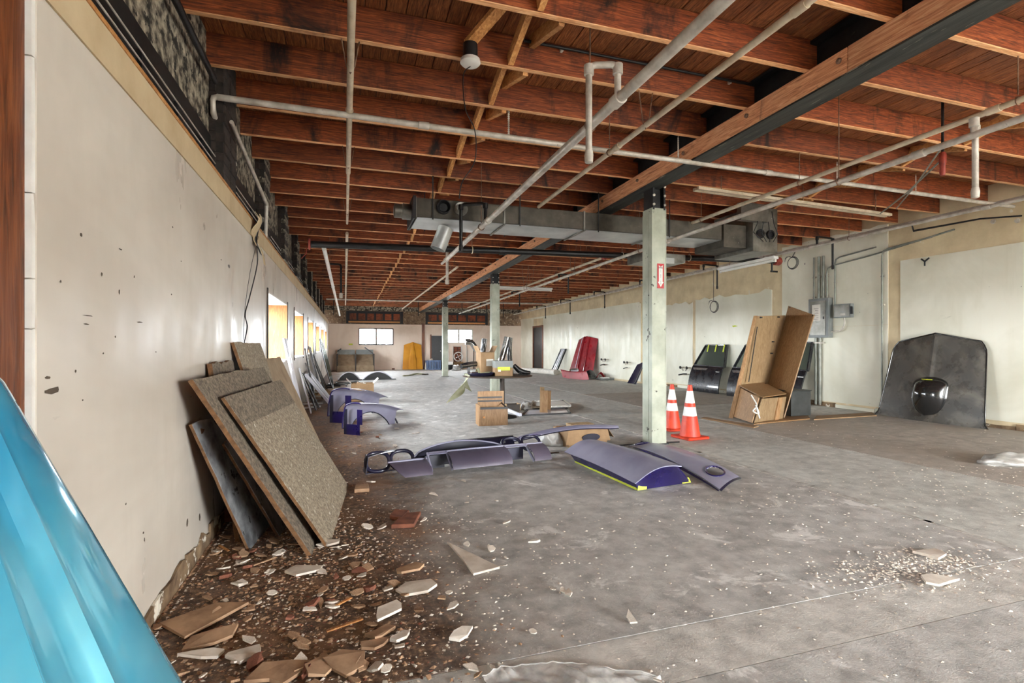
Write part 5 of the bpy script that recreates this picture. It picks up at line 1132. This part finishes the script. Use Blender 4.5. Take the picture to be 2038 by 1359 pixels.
flat_frame([(1055,817),(1135,814),(1122,803),(1062,805)], .04, .035, 'paper', 'chrome', 'pale framed panel lying on the white flat panel')
o = thing('white_rail', fl(1030,824), 'short white rail lying right of the drawer carcass', 'rail'); MB().bar(fl(1010,818)+V(0,0,.03), fl(1036,829)+V(0,0,.03), .05, .05).build('rail_body', M['whitepanel'], o, bevel=.004); MB().bar(fl(1010,818)+V(0,0,.06), fl(1036,829)+V(0,0,.06), .02, .012).build('lip', M['chrome'], o)
o = thing('small_box', fl(1022,816), 'small dark open wooden box right of the drawer carcass', 'box'); q = fl(1022,818)
for s in (-1,1): MB().bb(q.x+s*.13-.006, q.x+s*.13+.006, q.y, q.y+.2, 0, .13).build('side', M['ply'], o); MB().bb(q.x-.124, q.x+.124, q.y+.1+s*.094-.006, q.y+.1+s*.094+.006, 0, .12).build('side', M['dark_frame'], o)
crumple('plastic_wrap', fl(1048,815), (.1,.12,.14), 'bundle of clear wrap left of the loose drawer', M['bag'], 'wrap', 8)
# ------------------------------------------------------------------ lavender fenders on the floor at left
def fender(name, M4, label, sc=1.0, cut=None, leg=True):
    o = thing(name, M4.translation, label, 'car fender', 'lavender fenders on the floor'); L = 1.05*sc
    def sk(a, b_):         # a along, b over the top: outer side -> crown -> inner lip
        th = b_*pi*.62; x = L*(a-.0); r = .17*sc*(1-.45*a); arch = 0.0
        y = r*cos(th)*1.3; z = .30*sc-.15*sc*a*a+r*sin(th)*.75
        if b_ < .35: z -= (.35-b_)/.35*.22*sc*(1-.9*sin(pi*min(1,max(0,(a-.15)/.75)))**.6)
        return (x, y, z)
    MB().sheet(sk, 26, 18, -.006, keep=cut).xf(M4).build('skin', M['purple'], o, smooth=40)
    MB().tube([sk(k/26, 0.0) for k in range(27)], .009, 6).xf(M4).build('arch_lip', M['navy'], o, smooth=50)
    MB().tube([sk(0.0, k/18) for k in range(19)], .01, 6).xf(M4).build('nose_flange', M['indigo'], o, smooth=50)
    if leg:
        MB().bb(.0, .012, -.06*sc, .16*sc, .0, .14*sc).xf(M4).build('apron', M['indigo'], o); MB().bb(.0, .012, -.10*sc, -.02*sc, .14*sc, .34*sc).xf(M4).build('apron', M['indigo'], o)
        MB().bb(.0, .014, .15*sc, .195*sc, .0, .34*sc).xf(M4).build('apron', M['navy'], o)
        MB().tube([sk(1.0, .2), (L+.02, .08*sc, .004)], .014, 6).xf(M4).build('tail_brace', M['navy'], o)
    return o
ov = lambda a, b_: not (((a-.36)/.17)**2+((b_-.70)/.17)**2 < 1)
fender('car_fender', place(fl(684,842)+V(.0,.0,0), R(58)), 'farther lavender fender with oval opening and long flank', 1.25, ov)
fender('car_fender', place(fl(708,866)+V(.0,.0,.0), R(50)), 'nearer lavender fender standing on its indigo apron', 1.0)
cb = thing('cardboard_box', fl(716,800), 'open cardboard box behind the lavender fenders', 'box'); q = fl(699,800); bw = .46
for x0, x1, y0, y1 in ((0,bw,0,.012), (0,bw,.4,.412), (0,.012,.012,.4), (bw-.012,bw,.012,.4)): MB().bb(q.x+x0, q.x+x1, q.y+y0, q.y+y1, 0, .38).build('side', M['card'], cb)
MB().bb(q.x, q.x+bw, q.y, q.y+.41, .0005, .012).build('bottom', M['card'], cb)
for s in (0, 1): MB().prism([(q.x+s*bw,q.y,.38),(q.x+s*bw,q.y+.41,.38),(q.x+s*bw+(s*2-1)*.1,q.y+.41,.48),(q.x+s*bw+(s*2-1)*.1,q.y,.48)], (0,0,.008)).build('flap', M['paper'], cb)
o = thing('small_carton', q+V(.2,.2,.2), 'brown carton stuffed in the open box behind the fenders', 'box'); MB().box(q+V(.23,.2,.2), (.3,.28,.34), Matrix.Rotation(.25,3,'Y')).build('carton_body', M['card'], o, bevel=.004); MB().box(q+V(.275,.2,.375), (.06,.28,.004), Matrix.Rotation(.25,3,'Y')).build('tape', M['paper'], o)
# small dark fenders on the floor beyond
for k, (u, v, w_, lb) in enumerate(((690, 758, .72, 'dark upturned fender among the parts near the far left wall'), (740, 757, 1.0, 'dark upturned fender with pale rim right of the other'))):
    o = thing('car_fender', fl(u, v), lb, 'car fender', 'dark fenders at far left'); p = fl(u-18, v)
    MB().sheet(lambda a, b_: tuple(p+V(w_*a, .35*b_, .02+.27*sin(pi*a)**.8*(1-.25*b_))), 16, 6, .01).build('skin', M['doorblack'], o, smooth=40)
    MB().tube([p+V(w_*q_/16, -.01, .02+.27*sin(pi*q_/16)**.8) for q_ in range(17)], .02, 6).build('rim', M['whitepanel'], o, smooth=50); MB().prism([p+V(w_*q_/16, .02, .02+.27*sin(pi*q_/16)**.8) for q_ in range(17)], (0,.01,0)).build('arch_shade', M['black_plastic'], o); MB().bar(p+V(0,-.02,.03), p+V(w_*1.1,-.06,.03), .05, .03).build('sill', M['black_plastic'], o)  # black plate across the arch stands in for its shaded inside
# ------------------------------------------------------------------ stack of trims and glass on the left wall
wsg = thing('rear_glass', (-.6, 15, 0), 'dark oval car window leaning among trims at the far left wall', 'car window')
c = at(660, 712, X=-.45); 
def oval_pane(c, ry, rz, lean, mat, name, par, th=.02):
    MB().prism([V(c.x-lean*sin(a*pi/16), c.y+ry*cos(a*pi/16), c.z+rz*sin(a*pi/16)) for a in range(32)], (th,0,0)).build(name, mat, par)
c = V(-.50, 14.2, .72); oval_pane(c, 1.15, .66, .16, M['black_plastic'], 'gasket', wsg); oval_pane(c+V(.021,0,0), 1.0, .58, .14, M['tint'], 'glass', wsg, .006)
for k in range(12):
    y = 9.6+.38*k+random.uniform(-.1,.1); top = random.uniform(.75, 1.5) if k > 2 else random.uniform(.6,.9); lx = random.uniform(.15,.38)
    o = thing('trim_strip', (-.6, y, 0), 'slim %s trim strip leaning in the bundle at the left wall' % ('white', 'black', 'chrome', 'glossy dark')[k % 4], 'trim strip', 'trim strips leaning on the left wall')
    m = ('whitepanel','black_plastic','chrome','doorblack')[k % 4]; dy = random.uniform(-.25,.25)
    MB().bar((XL+.02, y+dy, top), (XL+lx, y, .012), random.uniform(.04,.1), .02, (1,0,0)).build('strip', M[m], o); MB().bar((XL+.035, y+dy, top), (XL+lx+.015, y, .012), .015, .012, (1,0,0)).build('bead', M['chrome'] if m != 'chrome' else M['black_plastic'], o)
fr = thing('window_frame', (-.5, 11.6, 0), 'white-barred frame leaning low against the left wall', 'frame')
A_, B__, C_, D_ = V(-.74,10.6,.62), V(-.74,11.3,.66), V(-.3,11.5,.02), V(-.3,10.75,.02)
for a, b_ in ((A_,B__),(B__,C_),(C_,D_),(D_,A_),(A_.lerp(B__,.5),D_.lerp(C_,.5))): MB().bar(a, b_, .05, .05, (1,0,0)).build('bar', M['whitepanel'], fr)
MB().prism([A_+V(.01,0,0), B__+V(.01,0,0), C_+V(-.01,0,0.01), D_+V(-.01,0,.01)], (-.004,0,0)).build('dark_panel', M['black_plastic'], fr)
for k in range(5):
    p = fl(610+k*6, 818-k*7); o = thing('tied_battens', p, 'short pale strip in the heap below the left windows', 'scrap', 'pale strips heaped by the left wall')
    MB().bar(p+V(-.15,0,.05+.02*k), p+V(.2,.45,.03), .06, .025).build('batten', M['bag'], o); MB().bar(p+V(-.13,.04,.07+.02*k), p+V(.18,.43,.05), .012, .01).build('edge', M['rod'], o)
crumple('rag_heap', fl(628,790)+V(.14,.3,0), (.2,.3,.14), 'brown crumpled rag heap by the left wall', M['card'], 'rag', 5); 
for k in range(3):
    p = fl(664+14*k, 770-3*k); o = thing('black_hose', p, 'loop of black hose on the floor near the leaning trims', 'hose', 'black hoses at the left wall')
    MB().tube([p+V(.35*cos(a*pi/8), .35*sin(a*pi/8), .03+.02*sin(a)) for a in range(13)], .022, 8).build('loop', M['black_plastic'], o, smooth=50)
# ------------------------------------------------------------------ far end of the room
yh = thing('car_hood', (3.0, YF-.2, 0), 'mustard yellow car hood leaning on the far wall', 'car hood')
y0, y1, y2, y3, ya5 = at(801,734,Y=YF-.35), at(841,734,Y=YF-.35), at(838,686,Y=YF-.04), at(804,686,Y=YF-.04), at(820,682,Y=YF-.04)
def yhood(a, b_):
    p = V(y0.x,YF-.38,.02).lerp(V(y1.x,YF-.38,.02), a).lerp(V(y3.x,YF-.05,1.2).lerp(V(y2.x,YF-.05,1.2), a), b_); p.y -= .05*sin(pi*a)+.04*(1 if abs(a-.5) < .17*(1-.8*max(0,b_-.4)/.6) else 0); p.z += .14*b_*(1-abs(2*a-1)); return p
MB().sheet(yhood, 30, 16, -.012).build('skin', M['yellowpaint'], yh, smooth=30); MB().tube([Vector(yhood(.5, k/8))+V(0,-.01,0) for k in range(1,8)], .012, 6).build('centre_rib', M['yellowpaint'], yh, smooth=50)
tg = thing('truck_bed_cap', (0, YF-1, 0), 'grey and brown truck tailgate with raised struts at the far wall', 'car part')
x0, x1 = at(671,735,Y=24.4).x, at(744,735,Y=24.4).x; yv = 24.4
for k, (a, b_) in enumerate(((x0, (x0+x1)/2-.03), ((x0+x1)/2+.03, x1))):
    MB().sheet(lambda s, r: (a+(b_-a)*s, yv+.6*r, .28+.48*r), 6, 5, .02).build('lower_panel', M['hardboard'], tg); MB().bb(a, b_, yv+.55, yv+.62, .76, .98).build('upper_panel', M['panel_grey'], tg)
    MB().bb(a, b_, yv-.02, yv+.3, .0, .26).build('sill_box', M['hardboard'], tg)
for x in (x0, (x0+x1)/2, x1): MB().bb(x-.03, x+.03, yv+.0, yv+.62, .0, .8).build('post', M['dark_frame'], tg)
MB().bar((x1-.0,yv+.55,.8), at(726,691,Y=yv+.6), .06, .05).build('strut', M['black_plastic'], tg); MB().bar((x0,yv+.55,.9), at(679,694,Y=yv+.6), .05, .05).build('strut', M['black_plastic'], tg)
for k, u in enumerate((697, 708, 738)):
    p = fl(u, 737); o = thing('paint_can', p, ('blue and yellow container left under the tailgate', 'blue and yellow container in the middle under the tailgate', 'blue and yellow container right under the tailgate')[k], 'container', 'blue and yellow containers')
    MB().lathe([(.09,.0),(.11,.02),(.11,.16)], p, 14).build('body', M['tape'] if False else M['yellowpaint'], o, smooth=40); MB().lathe([(.105,.16),(.105,.26),(.06,.3)], p, 14).build('cap', M['basket'], o, smooth=40)
d2 = thing('door_2', (4.3, YF, 0), 'dark door in the far wall beside the bright window', None, kind='structure')
dx0, dx1 = at(856,700,Y=YF).x, at(891,700,Y=YF).x
MB().bb(dx0+.06, dx1, YF-.05, YF-.004, 0, 1.66).build('leaf', M['black_plastic'], d2); MB().bb(dx0, dx0+.06, YF-.06, YF-.003, 0, 1.72).build('jamb', M['post'], d2); MB().lathe([(.03,0),(.035,.04),(.02,.06)], (dx0+.5, YF-.05, .9), 10, Matrix.Rotation(pi/2,3,'X')).build('knob', M['chrome'], d2)
bk = thing('laundry_basket', fl(861,736), 'blue slatted plastic basket before the dark far door', 'basket'); p = fl(850,736); bw = .62
for k in range(9): MB().bb(p.x+.02+k*bw/8-.025, p.x+.02+k*bw/8+.025, p.y, p.y+.02, .04, .42).build('slat', M['basket'], bk)
MB().bb(p.x-.02, p.x+bw+.05, p.y-.01, p.y+.03, .40, .46).build('rim', M['basket'], bk); MB().bb(p.x-.02, p.x+bw+.05, p.y+.02, p.y+.45, .0, .05).build('bottom', M['basket'], bk); MB().bb(p.x-.02, p.x+.0, p.y, p.y+.45, .03, .44).build('end', M['basket'], bk)
crumple('cloth_heap', p+V(.2,.25,0), (.25,.15,.5), 'brown and white rags piled in the blue basket', M['paper'], 'cloth', 11)
o = thing('black_case', fl(889,735), 'black case with white lid right of the last column', 'case'); p = fl(884,736); MB().bb(p.x, p.x+.42, p.y, p.y+.35, 0, .24).build('body', M['black_plastic'], o, bevel=.01); MB().bb(p.x-.02, p.x+.44, p.y-.02, p.y+.37, .24, .4).build('lid', M['white_enamel'], o, bevel=.02)
crumple('round_bundle', fl(908,737), (.2,.2,.2), 'round off-white bundle on the floor near the far wall', M['bag'], 'bundle', 14, .75)
ch = thing('brick_chimney_niche', (5.3, YF, 0), 'exposed brick niche patch in the far wall under the bright window', 'brick patch')
nx0, nx1 = at(903,700,Y=YF).x, at(917,700,Y=YF).x
MB().bb(nx0, nx1, YF-.02, YF-.003, .15, 1.12).build('backing', M['mortar'], ch)
for r_ in range(8):
    for c_ in range(2): MB().bb(nx0+.01+c_*(nx1-nx0)/2, nx0-.01+(c_+1)*(nx1-nx0)/2, YF-.035, YF-.02, .17+r_*.118, .27+r_*.118).build('brick', M['brickchip'], ch)
o = thing('bicycle_wheel', at(910,706,Y=YF-.3), 'small white wheel-like ring before the brick niche', 'wheel'); c = V((nx0+nx1)/2, YF-.25, .62)
MB().tube([c+V(.22*cos(a*pi/10), 0, .22*sin(a*pi/10)) for a in range(20)], .025, 6, closed=True).build('rim', M['white_enamel'], o, smooth=50); MB().bb(c.x-.24, c.x+.24, YF-.36, YF-.2, .0, .36).build('box_under', M['card'], o); MB().bar(c-V(.2,0,.1), c+V(.2,0,.1), .02,.02).build('spoke', M['chrome'], o); MB().bar(c+V(.1,0,-.2), c+V(-.1,0,.2), .02,.02).build('spoke', M['chrome'], o)
for k, (u0, u1, zt) in enumerate(((892,902,1.18), (918,929,1.18), (931,943,1.05), (945,956,1.0))):
    a, b_ = at(u0,700,Y=YF-.1).x, at(u1,700,Y=YF-.1).x; o = thing('leaning_board', ((a+b_)/2, YF-.1, 0), ('pale board left of the brick niche', 'pale board right of the brick niche', 'pale open rack second from the brick niche', 'pale rack nearest the middle column')[k]+' at the far wall', 'board')
    MB().bb(a, b_, YF-.07, YF-.04, 0, zt).build('board_face', M['far_wall'], o); MB().bb(a, a+.03, YF-.09, YF-.07, 0, zt).build('stile', M['header_white'], o); MB().bb(b_-.03, b_, YF-.09, YF-.07, 0, zt).build('stile', M['dark_frame'] if k > 1 else M['header_white'], o)
o = thing('cable_on_floor', fl(830,748), 'pale cord and scrap strip lying before the yellow hood', 'scrap'); MB().tube(smooth_path([fl(802,749)+V(0,0,.02), fl(815,748)+V(0,0,.02), fl(830,746)+V(0,0,.05), fl(848,746)+V(0,0,.02)]), .035, 6).build('strip', M['cloth'], o, smooth=50); MB().box(fl(846,746)+V(0,0,.03), (.25,.12,.04)).build('scrap', M['dark_frame'], o)
for k in range(5): p = fl(748+k*9, 735.5); MB().box(p+V(0,.0,.04), (.3,.14,.07), Matrix.Rotation(.3*k,3,'Z')).build('wood_scrap', M['post'], label='brown wood scrap along the foot of the far wall', cat='wood', group='wood scraps at the far wall', bevel=.01)
MB().bb(at(694,684,Y=YF).x, at(702,684,Y=YF).x, YF-.02, YF-.002, 1.2, 1.27).build('wall_sticker', M['tape'], label='small yellow tag on the far wall left of the window', cat='tag')
q = at(1463,649,X=XR-.014); MB().prism([q+V(-.001,-.1,0), q+V(-.001,.0,.02), q+V(-.001,.1,.015), q+V(-.001,.06,-.025)], (-.003,0,0)).build('tape_scrap', M['tape'], label='scrap of yellow tape on the right wall above the doors', cat='tape')
# ------------------------------------------------------------------ bag at the right edge, plastic sheet at the bottom
crumple('plastic_bag', fl(2005,925)+V(.1,.05,0), (.32,.16,.09), 'crumpled clear plastic bag on the floor at the right edge', M['bag'], seed=21)
ps = thing('plastic_sheet', fl(1130,1340), 'clear crumpled plastic sheet at the bottom edge of the photo', 'plastic sheet')
s0, s1 = fl(960,1352), fl(1310,1352)
def psf(a, b_):
    p = s0.lerp(s1, a); p = p+V(.25,-.9,0)*b_*.5*sin(pi*(.15+.8*a))+V(-.05,.10,0)*sin(pi*a)*(1-b_)
    n_ = mnoise.noise(V(a*6, b_*5, 1.3))*.02+abs(mnoise.noise(V(a*14, b_*9, 4.4)))*.02; p.z = .004+max(0, n_); return p
MB().sheet(psf, 50, 30, .0015).build('film', M['plastic_sheet'], ps, smooth=60)
ps2 = [Vector(psf(k/30, 0))+V(0,0,.004) for k in range(31)]; MB().tube(ps2, .0025, 6).build('hem', M['plastic_sheet'], ps, smooth=60)
# ------------------------------------------------------------------ plaster debris
def shard_mesh(r, th, n=7, asp=.6, seed=0):
    rnd = random.Random(seed); pts = []
    for k in range(n):
        a = 2*pi*k/n+rnd.uniform(-.4,.4); q = r*rnd.uniform(.5,1.15); pts.append((q*cos(a), q*sin(a)*asp, 0))
    b = MB(); b.prism(pts, (0,0,th)); 
    for q in b.v: q.z += th*.5*mnoise.noise(q*30+V(seed,0,0))
    return b
SH = {m: [] for m in ('plaster','plaster_brown','brickchip')}
for m in SH:
    for k in range(7):
        me = shard_mesh(1.0, .16 if m != 'brickchip' else .35, 5+k % 3, .55+.06*k, k*3+1).mesh('shard'); me.materials.append(M[m]); SH[m].append(me)
BIG = [ # pixel, half-length, kind, turn, label
 ((395,1243),.165,'plaster_brown',.35,'largest tan plaster slab by the foot of the left wall'), ((425,1275),.10,'plaster_brown',.6,'tan plaster slab overlapped by the largest one'),
 ((600,1140),.10,'plaster',.2,'white curled plaster piece lying before the leaning boards'), ((835,1175),.09,'plaster',.0,'squarish pinkish plaster slab at the rubble edge'),
 ((810,1140),.08,'plaster_brown',.4,'brown plaster slab just behind the squarish pinkish one'), ((775,1222),.09,'plaster',.5,'long cream plaster flake in the middle of the rubble'),
 ((690,1330),.09,'plaster_brown',-.5,'thick tan plaster slab at the bottom of the rubble'), ((545,1345),.11,'plaster_brown',.2,'tan plaster slab cut by the bottom edge of the photo'),
 ((640,1335),.08,'plaster_brown',.9,'broken tan slab left of the thick bottom slab'), ((490,1310),.08,'plaster',.3,'speckled grey plaster slab near the cyan hood'),
 ((405,1310),.07,'plaster',.1,'pale plaster flake beside the cyan hood edge'), ((755,1270),.07,'plaster_brown',1.1,'tan wedge of plaster below the cream flake'),
 ((745,1290),.06,'plaster_brown',.3,'small tan slab below the tan wedge'), ((800,1275),.05,'plaster',.4,'white chip right of the tan wedge'), ((915,1270),.055,'plaster',.2,'clean white plaster chip alone on the concrete'),
 ((1858,1108),.10,'plaster',.1,'rear white plaster piece on the floor at right'), ((1865,1160),.10,'plaster',.0,'front white plaster piece on the floor at right'), ((1065,1082),.035,'plaster',0,'small oval white chip right of the triangular shard'),
 ((655,1085),.06,'plaster',.3,'white chip near the bottom of the front fibreboard'), ((800,1040),.0,'plaster',0,'')]
for (u, v), r, m, a, lb in BIG:
    if not r: continue
    p = fl(u, v); me = shard_mesh(r*1.2, .012, 6, .62, int(u+v)).mesh('plaster_slab'); me.materials.append(M[m])
    put('plaster_slab', me, label=lb, cat='plaster', group='large plaster slabs on the floor', loc=p+V(0,0,.012), rot=(random.uniform(-.1,.1), random.uniform(-.1,.1), a))
tp = [fl(890,1083), fl(995,1134), fl(942,1148), fl(920,1118)]
MB().prism([p+V(0,0,.006) for p in tp], (0,0,.012)).build('plaster_shard', M['plaster'], label='long triangular white plaster shard on the concrete', cat='plaster', bevel=.002)
for k, (pts, th, m, lb) in enumerate((([(778,1054),(824,1052),(838,1026),(802,1030)], .028, 'brickchip', 'flat broken brown tile in the dirt'), ([(775,1035),(800,1040),(815,1024),(785,1022)], .03, 'brickchip', 'smaller broken tile behind the flat brown tile'), ([(705,982),(735,980),(733,970),(708,972)], .03, 'plaster_brown', 'thin broken board pieces beside the front fibreboard'))):
    MB().prism([fl(*q)+V(0,0,.004) for q in pts], (0,0,th)).build('broken_tile', M[m], label=lb, cat='tile', bevel=.004)
def scatter(n, big):
    out = []
    while len(out) < n:
        x = random.gauss(-.25, .38) if random.random() < .72 else random.uniform(-.7, 1.3); y = random.uniform(1.25, 3.6) if random.random() < .8 else random.uniform(3.6, 7.5)
        if not (-.76 < x < 3.2): continue
        if x < -.2 and y < 1.72: continue
        out.append((x, y))
    return out
for i, (x, y) in enumerate(scatter(270, True)):
    m = random.choices(('plaster','plaster_brown','brickchip'), (.45,.42,.13))[0] if x < .45 else 'plaster'; s = random.uniform(.016, .05)
    o = put('plaster_chip', random.choice(SH[m]), label={'plaster':'small pale plaster chip strewn in the rubble by left wall','plaster_brown':'small dusty brown plaster chip strewn in the rubble by left wall','brickchip':'small reddish brick chip strewn in the rubble by left wall'}[m], cat='plaster' if m != 'brickchip' else 'brick', group={'plaster':'pale plaster chips in the rubble','plaster_brown':'brown plaster chips in the rubble','brickchip':'brick chips in the rubble'}[m], loc=(x, y, .006+s*.1), rot=(random.uniform(-.3,.3), random.uniform(-.3,.3), random.uniform(0, 6.3)))
    o.scale = (s, s, s)
def litter(name, n, xy, smin, smax, mat, label):
    b = MB()
    for _ in range(n):
        x, y = xy(); s = smin+(smax-smin)*random.random()**3; a = random.uniform(0, 6.3); k = random.uniform(.4, .9); h = s*random.uniform(.25, .6)
        ca, sa = cos(a)*s, sin(a)*s
        P = [(x+ca, y+sa, .001), (x-sa*k, y+ca*k, .001), (x-ca, y-sa, .001), (x+sa*k, y-ca*k, .001), (x+random.uniform(-.3,.3)*s, y+random.uniform(-.3,.3)*s, h)]
        b.add(P, [(0,1,4),(1,2,4),(2,3,4),(3,0,4)])
    me = bpy.data.meshes.new(name); me.from_pydata([tuple(p) for p in b.v], [], b.f); me.materials.append(mat); put(name, me, label=label, cat='rubble', kind='stuff')
dirt = lambda: (lambda x, y: (x, y))(max(-.78, random.gauss(-.35, .36)), random.uniform(1.1, 6.8)**1.0 if random.random() < .5 else random.uniform(1.1, 3.6))
litter('rubble_crumbs', 9000, dirt, .003, .017, M['plaster_brown'], 'brown rubble crumbs and dirt along the foot of left wall')
litter('brick_crumbs', 3500, dirt, .003, .013, M['brickchip'], 'dark reddish crumbs mixed into the dirt by left wall')
litter('plaster_crumbs', 4500, lambda: (max(-.75, random.gauss(-.1, .45)), random.uniform(1.1, 4.0)), .003, .013, M['plaster'], 'pale plaster crumbs strewn over the rubble edge')
litter('plaster_grit', 9000, lambda: (random.uniform(.0, 8.6), random.uniform(1.0, 3.5) if random.random() < .5 else random.uniform(2, 11)), .002, .013, M['plaster'], 'white plaster grit scattered over the concrete floor')
DC = fl(1810,1130)
litter('plaster_dust', 1800, lambda: (DC.x+random.gauss(0,.28), DC.y+random.gauss(0,.10)), .002, .016, M['plaster'], 'white crushed plaster patch on the floor at right')
for k, (a, b_) in enumerate((((650,1262),(722,1238)), ((665,1212),(700,1195)), ((455,1100),(436,1090)))):
    MB().bar(fl(*a)+V(0,0,.012), fl(*b_)+V(0,0,.015), .012, .006).build('wood_lath', M['brace'], label=('thin wooden lath lying in the rubble', 'short lath above the thin one in the rubble', 'tiny splinter near the foil boards')[k], cat='wood')
